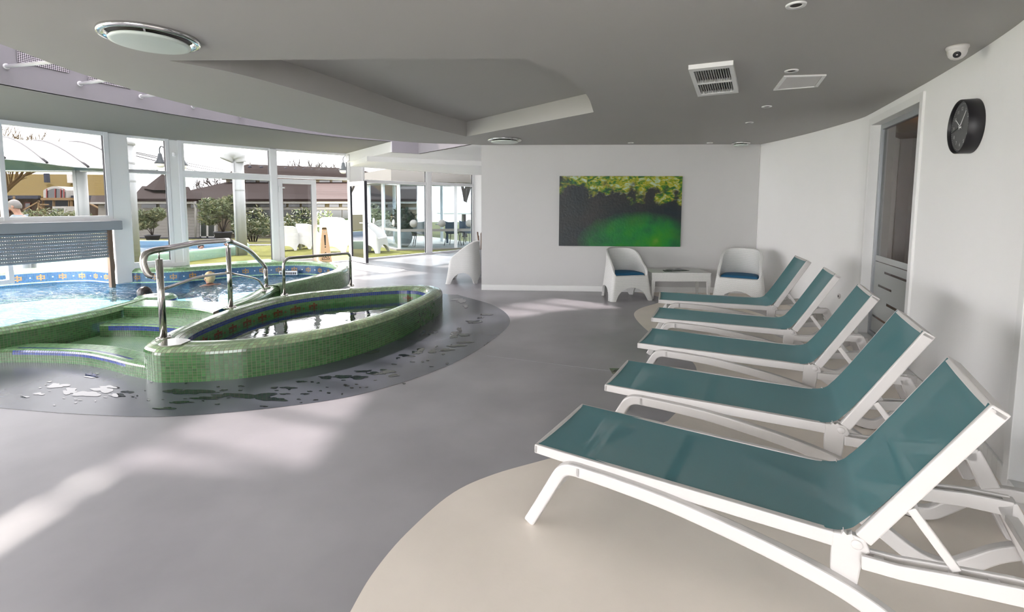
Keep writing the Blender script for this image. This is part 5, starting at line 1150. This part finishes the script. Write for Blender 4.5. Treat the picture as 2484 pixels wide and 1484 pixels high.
OL = [(.10, .125, .05), (.14, .155, .075), (.06, .09, .035), (.18, .175, .08)]
def potted(label, base, pot_r, pot_h, H, W, seed, pm='pot_dark', name='potted_shrub', taper=.72, n=900, size=.16, dense=7):
    t = thing(name, label, 'potted plant', tuple(base), 0, 'potted shrubs outside'); b = Vector(base); rg = random.Random(seed)
    mb = MB(); mb.lathe([(.001, 0), (pot_r * taper, 0), (pot_r, pot_h - .05), (pot_r * 1.06, pot_h - .05), (pot_r * 1.06, pot_h), (pot_r * .95, pot_h), (pot_r * .93, pot_h - .06), (.001, pot_h - .06)], b, 28); mb.build('pot', pm, t)
    cs = []; st = MB()
    for k in range(dense):
        a = rg.uniform(0, 6.28); r = W * rg.uniform(.1, .75); z = pot_h + H * rg.uniform(.35, .85); tip = b + Vector((r * math.cos(a), r * math.sin(a), z)); st.tube([b + Vector((0, 0, pot_h - .06)), b + Vector((r * .35 * math.cos(a), r * .35 * math.sin(a), pot_h + (z - pot_h) * .5)), tip], [.022, .016, .008], 5); cs.append((tuple(tip), (W * .42, W * .42, H * .24)))
    st.build('stems', 'bark', t); mb, cc = leaves(cs, n, size, OL, seed); mb.build('foliage', 'leafcol', t, col=cc); return t
potted('tall oleander in a dark tub beside the white duct', gz(P(542, 581, 22)), .36, .50, 1.6, .95, 3, n=850)
potted('bushy shrub in a low dark pot by the clapboard wall', gz(P(371, 584, 25)), .34, .3, 1.25, .75, 5, n=600)
def bush(label, c, r, seed, n=1500, size=.2, group='shrubs outside'):
    t = thing('shrub', label, 'shrub', (c[0], c[1], lawn_z(c[0], c[1])), 0, group); mb, cc = leaves([((c[0], c[1], c[2]), r), ((c[0] - r[0] * .5, c[1], c[2] - r[2] * .3), (r[0] * .7, r[1] * .7, r[2] * .7)), ((c[0] + r[0] * .6, c[1], c[2] - r[2] * .25), (r[0] * .6, r[1] * .6, r[2] * .65))], n // 3, size, OL, seed)
    mb.build('foliage', 'leafcol', t, col=cc); st = MB()
    for k in range(4): st.tube([(c[0] + .1 * k - .15, c[1], lawn_z(c[0], c[1])), (c[0] + (k - 1.5) * r[0] * .35, c[1], c[2])], [.04, .02], 5)
    st.build('stems', 'bark', t)
bush('green shrub seen through the closed door leaf', tuple(P(735, 545, 23)), (1.0, .7, .75), 8); bush('small shrub beside the open doorway', tuple(P(784, 540, 24.5)), (.5, .5, .6), 9, 800); bush('green shrub right of the open door leaf', tuple(P(905, 535, 24)), (.9, .7, .85), 10)
bush('low shrub in front of the white van', tuple(P(130, 520, 30)), (2., .6, .35), 12, 900)
bush('shrub behind the white duct', tuple(P(612, 540, 24)), (.9, .6, .85), 15, 1000)
# ---------------------------------------------------------------- canopy with column
cn = thing('canopy', 'white vaulted canopy with teal underside beyond the left window', 'canopy', tuple(P(202, 540, 15.5)))
cn.location.z = 0
Yc = 15.0; fb = [(-120, 372, 405), (0, 384, 414), (60, 389, 414.5), (115, 396, 414.5), (165, 403, 414.5), (232, 407, 415), (300, 408, 417), (380, 411, 420)]
mb = MB()
top = [P(x, a, Yc) for x, a, b in fb]; bot = [P(x, b, Yc + .5) for x, a, b in fb]
mb.grid([[t_, b_] for t_, b_ in zip(top, bot)], smooth=False); mb.grid([[t_ + Vector((0, .06, 0)), b_ + Vector((0, .06, 0))] for t_, b_ in zip(top, bot)], smooth=False, flip=True); mb.build('teal_valance', 'canopy_teal', cn)
mb = MB(); mb.tube(bot, .035, 8); mb.build('edge_beam', 'metal_grey', cn)
def vault(x, k):
    i = np.interp(x, [f[0] for f in fb], [f[1] for f in fb]); p0 = P(x, i, Yc); r_ = 1.15; return p0 + Vector((-4.9 * k, 3.2 * k, r_ * math.sin(min(1, k) * math.pi / 2 * 1.05)))
xsv = np.linspace(-120, 380, 16); mb = MB(); mb.grid([[vault(x, k) for k in np.linspace(0, 1.25, 10)] for x in xsv]); mb.grid([[vault(x, k) - Vector((0, 0, .02)) for k in np.linspace(0, 1.25, 10)] for x in xsv], flip=True); mb.build('vault_skin', 'canopy_white', cn)
for x in (-95, 12, 115, 215, 320):
    mb = MB(); mb.tube([vault(x, k) + Vector((0, 0, .02)) for k in np.linspace(0, 1.2, 12)], .036, 6); mb.build('rib', 'black', cn)
b = P(201, 530, 15.6); mb = MB(); tt = P(201, 416, 15.6); mb.tube([(b.x, b.y, 0), (b.x, b.y, tt.z + .05)], .18, 24); mb.tube([(b.x + .02, b.y - .185, 0), (b.x + .02, b.y - .185, tt.z + .1)], .02, 8); mb.build('column', 'pipe_white', cn)
# ---------------------------------------------------------------- round columns and duct
def pipe(label, x, ytop, Y, r, nm='round_column', cap=True):
    b = P(x, 540, Y); z0 = lawn_z(b.x, b.y); zt = P(x, ytop, Y).z; t = thing(nm, label, 'column', (b.x, b.y, z0))
    mb = MB(); mb.tube([(b.x, b.y, z0), (b.x, b.y, zt)], r, 28); mb.build('shaft', 'pipe_white', t)
    if cap: mb = MB(); mb.lathe([(r, -.03), (r + .03, -.02), (r + .03, .06), (r, .08), (.001, .12)], (b.x, b.y, zt - .06), 28); mb.build('cap', 'pipe_white', t)
    for z in (zt - .5, zt - .9): mb = MB(); mb.lathe([(r + .004, 0), (r + .006, .02), (r + .004, .04)], (b.x, b.y, z), 28); mb.build('band', 'pipe_white', t)
    return t
pipe('thick white round column just outside the narrow window', 314, 342, 10.9, .165)
du = pipe('slimmer white vent duct with curved hood beyond the large window', 583, 392, 15.2, .165, 'vent_duct', False)
b = P(583, 392, 15.2); mb = MB(); mb.tube([Vector(p) for p in smooth([(b.x, b.y, b.z - .02), (b.x - .02, b.y - .02, b.z + .12), (b.x - .10, b.y - .06, b.z + .22), (b.x - .26, b.y - .12, b.z + .18), (b.x - .33, b.y - .16, b.z + .02)], per=5)], [.17] * 5 + [.2] * 16, 22); mb.build('hood', 'pipe_white', du)
mb = MB(); p0 = P(565, 395, 15.0); mb.tube([(p0.x, p0.y, 0.), (p0.x, p0.y, p0.z)], .02, 6); mb.build('downlead', 'metal_grey', du)
for k, (a, b) in enumerate((((330, 372), (575, 425)), ((330, 378), (575, 437)), ((330, 369), (575, 418)))):
    mb = MB(); mb.tube([P(*a, 11.6), P((a[0] + b[0]) / 2, (a[1] + b[1]) / 2 + 1.5, 15), P(*b, 21)], .011, 5); o = mb.build('overhead_wire', 'black'); tag(o, ['middle dark overhead wire running behind the windows', 'lowest dark overhead wire running behind the windows', 'topmost dark overhead wire running behind the windows'][k], 'wire', 'overhead wires')
# ---------------------------------------------------------------- lamp posts
def bell(t, x, y, Y, r=.135):
    c = P(x, y, Y); mb = MB(); mb.lathe([(r, 0), (r * 1.02, .015), (r * .72, .06), (r * .45, .14), (r * .34, .24), (.03, .27), (.001, .28)], c, 24); s = mb.build('shade', 'lamp_green', t)
    mb = MB(); mb.lathe([(.001, -r * .75), (r * .45, -r * .68), (r * .75, -r * .4), (r * .85, -.0), (r * .8, .02)], c, 20); mb.build('globe', 'lamp_globe', s); return c
lt = thing('lamp_post', 'twin bell lamp post standing behind the pier', 'lamp post', tuple(gz(P(416, 540, 12.6))))
ca = bell(lt, 389, 397, 12.6); cb = bell(lt, 442, 401, 12.6); pc = Vector(lt.location)
mb = MB(); mb.tube([pc, (pc.x, pc.y, 3.0)], .04, 12); mb.build('pole', 'lamp_green', lt)
for c in (ca, cb): mb = MB(); mb.tube([Vector(p) for p in smooth([(c.x, c.y, c.z + .27), (c.x, c.y, c.z + .38), ((c.x * .7 + pc.x * .3), c.y, c.z + .44), (pc.x, pc.y, 2.95)], per=5)], .014, 8); mb.build('arm', 'lamp_green', lt)
lt = thing('lamp_post', 'single bell lamp post beyond the right end of the transom', 'lamp post', tuple(gz(P(850, 540, 16.5)))); ca = bell(lt, 833, 413, 16.5, .155); pc = Vector(lt.location)
mb = MB(); mb.tube([pc, (pc.x, pc.y, 3.4)], .04, 12); mb.build('pole', 'lamp_green', lt); mb = MB(); mb.tube([Vector(p) for p in smooth([(ca.x, ca.y, ca.z + .27), (ca.x, ca.y, ca.z + .4), (ca.x + .08, ca.y, ca.z + .47), (pc.x, pc.y, ca.z + .35)], per=5)], .014, 8); mb.build('arm', 'lamp_green', lt)
# ---------------------------------------------------------------- terrace furniture (white wicker)
def ground(x, y, z=.09): q = atz(x, y, z); q.z = lawn_z(q.x, q.y); return q
G_ = 'white wicker chairs on the lawn'
oc = make_armchair('white wicker chair seen from behind, left through the closed door leaf', ground(699, 604), math.radians(195), G_, cushion=False, name='garden_chair')
for (x, y, r, lb, s) in ((744, 601, 170, 'white wicker chair seen from behind, right through the closed door leaf', 1.05), (812, 612, 185, 'large white wicker chair standing in the open doorway view', 1.35), (905, 611, 80, 'white wicker chair right of the open door leaf', 1.15), (874, 594, 120, 'white wicker chair seen through the open door leaf glass', 1.0), (838, 590, 210, 'white wicker chair behind the doorway table', 1.1)): dup(oc, ground(x, y), math.radians(r), lb, None, s)
gt = thing('garden_table', 'white round garden table with a wine glass beyond the doorway', 'table', tuple(ground(790, 596))); c = Vector(gt.location)
mb = MB(); mb.lathe([(.001, .72), (.55, .72), (.56, .735), (.55, .75), (.001, .75)], c, 32); mb.build('table_top', 'pot_white', gt); mb = MB(); mb.lathe([(.04, .72), (.035, .1), (.2, .03), (.22, 0)], c, 16); mb.build('pedestal', 'pot_white', gt)
wg = thing('wine_glass', 'wine glass standing on the garden table', 'glass', (c.x - .05, c.y, c.z + .75)); q = Vector(wg.location)
mb = MB(); mb.lathe([(.04, 0), (.038, .004), (.006, .01), (.005, .10)], q, 14); mb.build('stem', 'glass_clear', wg); mb = MB(); mb.lathe([(.006, .10), (.035, .13), (.045, .17), (.038, .22)], q, 16); mb.build('bowl', 'glass_clear', wg)
ts = thing('side_table', 'small timber side table among the garden chairs', 'side table', tuple(ground(835, 606))); c = Vector(ts.location)
mb = MB(); mb.box((c.x - .2, c.y - .2, c.z + .5), (c.x + .2, c.y + .2, c.z + .53)); mb.build('table_top', 'timber', ts); mb = MB(); mb.box((c.x - .03, c.y - .03, c.z), (c.x + .03, c.y + .03, c.z + .5)); mb.build('leg', 'timber', ts)
# ---------------------------------------------------------------- wet floor sign
sg = thing('wet_floor_sign', 'tapered amber wet floor sign standing at the open doorway', 'sign', (0, 0, 0)); sc = atz(789, 640, .1); sc.z = .1; sg.location = sc; sg.rotation_euler = (0, 0, math.radians(28))
def sq(h, w): return [(-h, -h, w), (h, -h, w), (h, h, w), (-h, h, w)]
mb = MB(); mb.hexa(sq(.155, 0), sq(.06, .88)); mb.build('cone_body', 'sign_amber', sg, True, bevel=.012); mb = MB(); mb.box((-.17, -.17, 0), (.17, .17, .02)); mb.build('base', 'sign_amber', sg, True)
mb = MB(); mb.hexa(sq(.06, .88), sq(.045, .93)); mb.build('top_cap', 'timber', sg, True)
sl = (.155 - .06) / .88
for rot in (0, -90):
    R_ = Matrix.Rotation(math.radians(rot), 3, 'Z')
    def face(pts, m, nm):
        mb = MB(); vs = [R_ @ Vector((x, -(.155 - sl * z) - .002, z)) for x, z in pts]; mb.add(vs, [tuple(range(len(vs)))]); return mb.build(nm, m, sg, True)
    face([(-.012, .48), (.012, .48), (.02, .74), (-.02, .74)], 'black', 'exclamation_mark'); face([(.016 * math.cos(a), .44 + .016 * math.sin(a)) for a in np.linspace(0, 6.28, 13)[:-1]], 'black', 'exclamation_dot')
    for a, b, c_ in (((-.09, .13), (.09, .13), .012), ((.09, .13), (0, .31), .012), ((0, .31), (-.09, .13), .012), ((-.045, .16), (.0, .19), .014), ((.0, .19), (.045, .155), .014), ((.0, .19), (-.02, .235), .014), ((-.02, .235), (.03, .25), .01), ((-.02, .225), (-.045, .20), .01)):
        d = Vector((b[0] - a[0], b[1] - a[1])).normalized(); nn = Vector((-d.y, d.x)) * c_ / 2; face([(a[0] + nn.x, a[1] + nn.y), (b[0] + nn.x, b[1] + nn.y), (b[0] - nn.x, b[1] - nn.y), (a[0] - nn.x, a[1] - nn.y)], 'black', 'pictogram_stroke')
    face([(.0 + .014 * math.cos(a), .262 + .014 * math.sin(a)) for a in np.linspace(0, 6.28, 11)[:-1]], 'black', 'pictogram_head')
    for k in (-1, 1): face([(.022 * k + .012 * math.cos(a), .82 + .012 * math.sin(a)) for a in np.linspace(0, 6.28, 11)[:-1]], 'mark_white', 'reflector')
# ---------------------------------------------------------------- glass pavilion
c0 = atz(969, 606, .1); c1 = atz(932, 598, .1); c2 = c0 + (atz(1175, 602, .1) - c0) * 1.25; c3 = c1 + (c2 - c0)
pv_ = thing('glass_pavilion', 'glass walled white pavilion beyond the passage windows', 'pavilion', tuple(c0))
back = (c1 - c0).normalized(); side = (c2 - c0).normalized(); c1 = c0 + back * 3.2; c3 = c1 + (c2 - c0)
f2 = lambda s, b_: c0 + side * s + back * b_
LW = (c2 - c0).length
mb = MB(); mb.prism([tuple(f2(-.15, -.15)[:2]), tuple(f2(LW, -.15)[:2]), tuple(f2(LW, 7)[:2]), tuple(f2(-.15, 7)[:2])], .06, .14); mb.build('floor_slab', 'paving', pv_)
zr = 2.36
mb = MB(); mb.prism([tuple(f2(-.35, -.35)[:2]), tuple(f2(LW, -.35)[:2]), tuple(f2(LW, 3.6)[:2]), tuple(f2(-.35, 3.6)[:2])], zr, zr + .42); mb.build('roof_fascia', 'white_render', pv_)
for s, b_ in ((0, 0), (0, 1.55), (0, 3.2), (1.9, 0), (3.8, 0), (5.7, 0), (.95, 3.2), (2.8, 3.2)):
    p = f2(s, b_); MB().box((p.x - .05, p.y - .05, .12), (p.x + .05, p.y + .05, zr)).build('post', 'pvc_white', pv_)
def pane(a, b, nm='pane'):
    p, q = f2(*a), f2(*b); mb = MB(); mb.bar((p.x, p.y, 1.24), (q.x, q.y, 1.24), .012, 2.2); mb.build(nm, 'glass_pav', pv_)
    mb = MB(); mb.bar((p.x, p.y, .75), (q.x, q.y, .75), .018, .09); mb.build('glass_band', 'white_render', pv_)
    d = (q - p).normalized(); n = d.cross(Vector((0, 0, 1))); m_ = p * .5 + q * .5; m_.z = .98; mb = MB(); mb.lathe([(.001, .008), (.13, .008), (.13, -.008), (.001, -.008)], m_, 28, Vector((0, 0, 1)).rotation_difference(n).to_matrix()); mb.build('dot_decal', 'pot_white', pv_)
for k in range(6): pane((.95 * k, 0), (.95 * k + .95, 0))
for k in range(3): pane((0, 1.06 * k), (0, 1.06 * k + 1.06))
pp_ = f2(.42, .8); t = thing('round_planter', 'white globe planter with evergreen inside the pavilion', 'planter', (pp_.x, pp_.y, .14)); b = Vector(t.location)
mb = MB(); mb.lathe([(.001, 0), (.15, 0), (.27, .15), (.32, .32), (.29, .48), (.24, .55), (.27, .60), (.22, .60), (.2, .55), (.001, .5)], b, 28); mb.build('pot', 'pot_white', t)
mb, cc = leaves([((b.x, b.y, b.z + .95), (.45, .45, .4))], 900, .12, [(.03, .06, .03), (.06, .09, .04), (.10, .07, .03)], 30, .5); mb.build('foliage', 'leafcol', t, col=cc)
def shell_chair(label, loc, rz, m='fabric_navy'):
    t = thing('dining_chair', label, 'chair', loc, rz, 'dining chairs in the pavilion')
    mb = MB(); g = []
    for i in range(9):
        a = i / 8; y = -.22 + .44 * min(1, a * 1.7); z = .45 + (0 if a < .5 else (a - .5) * .8) ; g.append([(x * (1 - .1 * a), y + (.06 * (a - .5) if a > .5 else 0) - .08 * (abs(x) / .25) ** 2 * (a > .5), z + .05 * (abs(x) / .25) ** 2) for x in np.linspace(-.25, .25, 7)])
    mb.grid(g); mb.grid([[(x, y, z - .03) for x, y, z in r] for r in g], flip=True); mb.build('seat_shell', m, t, True, smooth_all=True)
    for sx in (-1, 1):
        for sy in (-1, 1): mb = MB(); mb.tube([(sx * .16, sy * .15, .44), (sx * .24, sy * .22, 0)], .013, 6); mb.build('leg', 'black', t, True)
    return t
cl = [(1.05, .9, 20, 'pot_white', 'white pavilion chair beside the globe planter'), (2.25, 1.0, 160, 0, 'navy pavilion chair nearest the mullion'), (2.9, 1.3, 30, 0, 'second navy pavilion chair from the mullion'), (3.5, .9, -150, 0, 'third navy pavilion chair from the mullion'), (4.1, 1.4, 60, 0, 'fourth navy pavilion chair from the mullion'), (4.7, 1.0, 170, 0, 'navy pavilion chair nearest the far white wall'), (3.35, 2.75, 90, 0, 'navy pavilion chair at the back of the pavilion')]
for s, b_, r, m_, lb in cl: p = f2(s, b_); shell_chair(lb, (p.x, p.y, .14), math.radians(r), m_ or 'fabric_navy')
for s, b_, lb in ((2.6, 2.25, 'pale pavilion table near the mullion'), (4.05, 2.45, 'pale pavilion table near the far white wall')):
    p = f2(s, b_); t = thing('dining_table', lb, 'table', (p.x, p.y, .14), 0, 'pavilion tables'); mb = MB(); mb.box((p.x - .4, p.y - .4, .86), (p.x + .4, p.y + .4, .89)); mb.build('table_top', 'pot_white', t); mb = MB(); mb.box((p.x - .04, p.y - .04, .14), (p.x + .04, p.y + .04, .86)); mb.build('leg', 'fabric_navy', t)
um = thing('parasol', 'open white parasol on the terrace beyond the pavilion', 'parasol', tuple(P(1122, 560, 30))); um.location.z = -.3; b = Vector(um.location); zt_ = P(1122, 487, 30).z
mb = MB(); mb.lathe([(.001, zt_), (1.6, zt_ - .65), (1.6, zt_ - .8), (.001, zt_ - .05)], (b.x, b.y, 0), 8); mb.build('canopy', 'canopy_white', um); mb = MB(); mb.tube([b, (b.x, b.y, zt_)], .04, 8); mb.build('pole', 'pot_white', um)
tree('bare_tree', 'bare tree beyond the pavilion by the parasol', gz(P(1128, 540, 34)), 8, 'bark', 51, .6, 5, 'bare trees outside'); tree('bare_tree', 'bare tree behind the globe planter', gz(P(985, 540, 54)), 8, 'bark', 52, .6, 5, 'bare trees outside')
# ================================================================== people
mat('skin', (.40, .22, .155), .5); mat('hair_blond', (.46, .35, .18), .7, noise=.25, nscale=60); mat('hair_dark', (.018, .012, .010), .4); mat('hair_grey', (.20, .19, .18), .6); mat('shirt', (.24, .29, .32), .8); mat('swim_blue', (.06, .12, .22), .6); mat('trousers', (.10, .11, .14), .8); mat('swim_dark', (.03, .03, .05), .6)
def skin_body(name, m, parent, verts, edges, radii, root=0, sub=2):
    me = bpy.data.meshes.new(name); off = Vector(parent.location); me.from_pydata([tuple(Vector(v) - off) for v in verts], edges, []); o = bpy.data.objects.new(name, me); COL.objects.link(o); o.parent = parent
    o.modifiers.new('skin', 'SKIN').use_smooth_shade = True; sm = o.modifiers.new('subd', 'SUBSURF'); sm.levels = sub; sm.render_levels = sub
    for i, r in enumerate(radii): me.skin_vertices[0].data[i].radius = r if isinstance(r, tuple) else (r, r); me.skin_vertices[0].data[i].use_root = i == root
    me.materials.append(MATS[m]); return o
def head_parts(t, c, f, m_hair, style='short', s=1.):
    """hair, ears and face on a head centred at c, looking along f"""
    f = Vector(f).normalized(); u = Vector((0, 0, 1)); r = f.cross(u).normalized(); u = r.cross(f).normalized(); M = Matrix((r, f, u)).transposed()
    g = []
    for i in range(13):
        row = []
        for k in range(24):
            a = 2 * math.pi * k / 24; th = math.pi * (.66 + .13 * max(0, -math.sin(a)) - .10 * max(0, math.sin(a))) * i / 12; d = Vector((math.sin(th) * math.cos(a), math.sin(th) * math.sin(a), math.cos(th)))
            cut = 1.0 if d.y < .25 or d.z > .45 else .90
            bumpy = 1 + .025 * math.sin(5 * a + 3 * th) + .02 * math.sin(11 * a)
            row.append(Vector(c) + M @ Vector((d.x * .088 * cut * bumpy, d.y * .108 * cut * bumpy - .012, d.z * .118 * cut * bumpy + .012)) * s)
        g.append(row)
    mb = MB(); mb.grid(g, False, True); mb.build('hair', m_hair, t, smooth_all=True)
    for sx in (-1, 1): mb = MB(); mb.ell(Vector(c) + M @ Vector((sx * .083, -.005, -.015)) * s, (.012 * s, .024 * s, .033 * s), 10, 8, M); mb.build('ear', 'skin', t)
    for sx in (-1, 1): mb = MB(); mb.ell(Vector(c) + M @ Vector((sx * .032, .088, .008)) * s, (.012 * s, .008 * s, .007 * s), 8, 6, M); mb.build('eye', 'black', t)
    mb = MB(); mb.ell(Vector(c) + M @ Vector((0, .095, -.052)) * s, (.024 * s, .008 * s, .007 * s), 8, 6, M); mb.build('mouth', 'red_frame', t)
def person(label, c, f, hair, verts=None, shoulders=True, s=1., top=None, arms='down', deep=.9, lean=Vector((0, 0, 0))):
    """c = head centre; the trunk hangs below it"""
    c = Vector(c); f = Vector(f).normalized(); r = f.cross(Vector((0, 0, 1))).normalized()
    t = thing('person', label, 'person', (c.x, c.y, c.z - deep))
    dn = (Vector((0, 0, -1)) + lean).normalized()
    kk = .72 if top == 'swim' else 1.; nk = c + dn * .14 * kk - f * .01; ch = c + dn * .33 * kk - f * .02; wa = c + dn * .58; hp_ = c + dn * .80
    V = [hp_, wa, ch, c + dn * .21 * kk - f * .015, nk, c + dn * .07, c + Vector((0, 0, .02)), c + Vector((0, 0, .085)), c + f * .085 + Vector((0, 0, -.03)), c + f * .108 + Vector((0, 0, -.022))]
    Ed = [(0, 1), (1, 2), (2, 3), (3, 4), (4, 5), (5, 6), (6, 7), (6, 8), (8, 9)]
    R = [(.15, .11), (.125, .09), (.15, .10), (.075, .06), .052, .072, (.078, .092), .055, .022, .010]
    for sx in (-1, 1):
        k = len(V); sh_ = c + dn * .24 * kk + r * sx * .17 - f * .02
        if arms == 'down': el = sh_ + dn * .28 + r * sx * .05; wr_ = el + dn * .2 + f * .14
        elif arms == 'out': el = sh_ + r * sx * .22 + dn * .10; wr_ = el + r * sx * .12 + f * .18 + dn * .02
        else: el = sh_ + f * .22 + dn * .16; wr_ = el + f * .22 - dn * .05
        V += [sh_, el, wr_, wr_ + (wr_ - el).normalized() * .09]; Ed += [(2, k), (k, k + 1), (k + 1, k + 2), (k + 2, k + 3)]; R += [.062, .045, .032, .026]
        hd = (wr_ - el).normalized(); sd = hd.cross(Vector((0, 0, 1))).normalized()
        for q, fl_ in enumerate((.07, .085, .08, .065)):
            b_ = len(V); V += [V[k + 3] + hd * .04 + sd * (.018 * (q - 1.5)), V[k + 3] + hd * (.04 + fl_) + sd * (.020 * (q - 1.5)) + Vector((0, 0, -.012))]; Ed += [(k + 3, b_), (b_, b_ + 1)]; R += [.010, .008]
        b_ = len(V); V += [wr_ + hd * .03 + sd * .045, wr_ + hd * .08 + sd * .06]; Ed += [(k + 2, b_), (b_, b_ + 1)]; R += [.011, .009]
    if top != 'swim':
        for sx in (-1, 1):
            k = len(V); V += [hp_ + r * sx * .09 + Vector((0, 0, -.05)), hp_ + r * sx * .10 + Vector((0, 0, -.42)), hp_ + r * sx * .10 + Vector((0, 0, -.80)), hp_ + r * sx * .10 + f * .14 + Vector((0, 0, -.84))]; Ed += [(0, k), (k, k + 1), (k + 1, k + 2), (k + 2, k + 3)]; R += [.085, .058, .042, .035]
    skin_body('body', 'skin', t, V, Ed, R); head_parts(t, c, f, hair, s=1.)
    def shell(nm, m, ids, grow):
        mp = {j: i for i, j in enumerate(ids)}; skin_body(nm, m, t, [V[j] for j in ids], [(mp[a], mp[b]) for a, b in Ed if a in mp and b in mp], [tuple(x + grow for x in (R[j] if isinstance(R[j], tuple) else (R[j], R[j]))) for j in ids], ids.index(2) if 2 in ids else 0)
    if top == 'shirt': shell('shirt', 'shirt', [0, 1, 2, 3] + [10, 11] + [24, 25], .016); shell('trousers', 'trousers', [0] + list(range(len(V) - 8, len(V) - 5)) + list(range(len(V) - 4, len(V) - 1)), .012)
    if top == 'swim': shell('swimsuit', 'swim_blue', [0, 1, 2], .012)
    return t
hc_ = atz(508, 674, WATER + .14)
person('swimmer with short blond hair seen from behind in the churned pool', hc_, (-.75, .5, .05), 'hair_blond', top='swim', arms='out')
hc_ = atz(354, 713, WATER + .10)
person('dark haired swimmer half hidden behind the striped drum', hc_, (.75, .45, .1), 'hair_dark', top='swim', arms='out')
hc_ = atz(549, 599, .34)
person('grey haired bather looking over the outdoor pool edge', Vector((-9.35, 15.9, .33)), (.5, -.6, 0), 'hair_grey', top='swim', arms='fwd')
person('dark haired bather lying low in the outdoor pool', Vector((-9.95, 15.5, .26)), (.6, -.5, 0), 'hair_dark', top='swim', arms='fwd')
mh = aty(35, 500, 9.9)
person('man in a pale blue shirt bending outside the left window', mh, (-.85, -.3, -.35), 'hair_grey', top='shirt', arms='fwd', deep=1.65, lean=Vector((.22, .05, 0)))
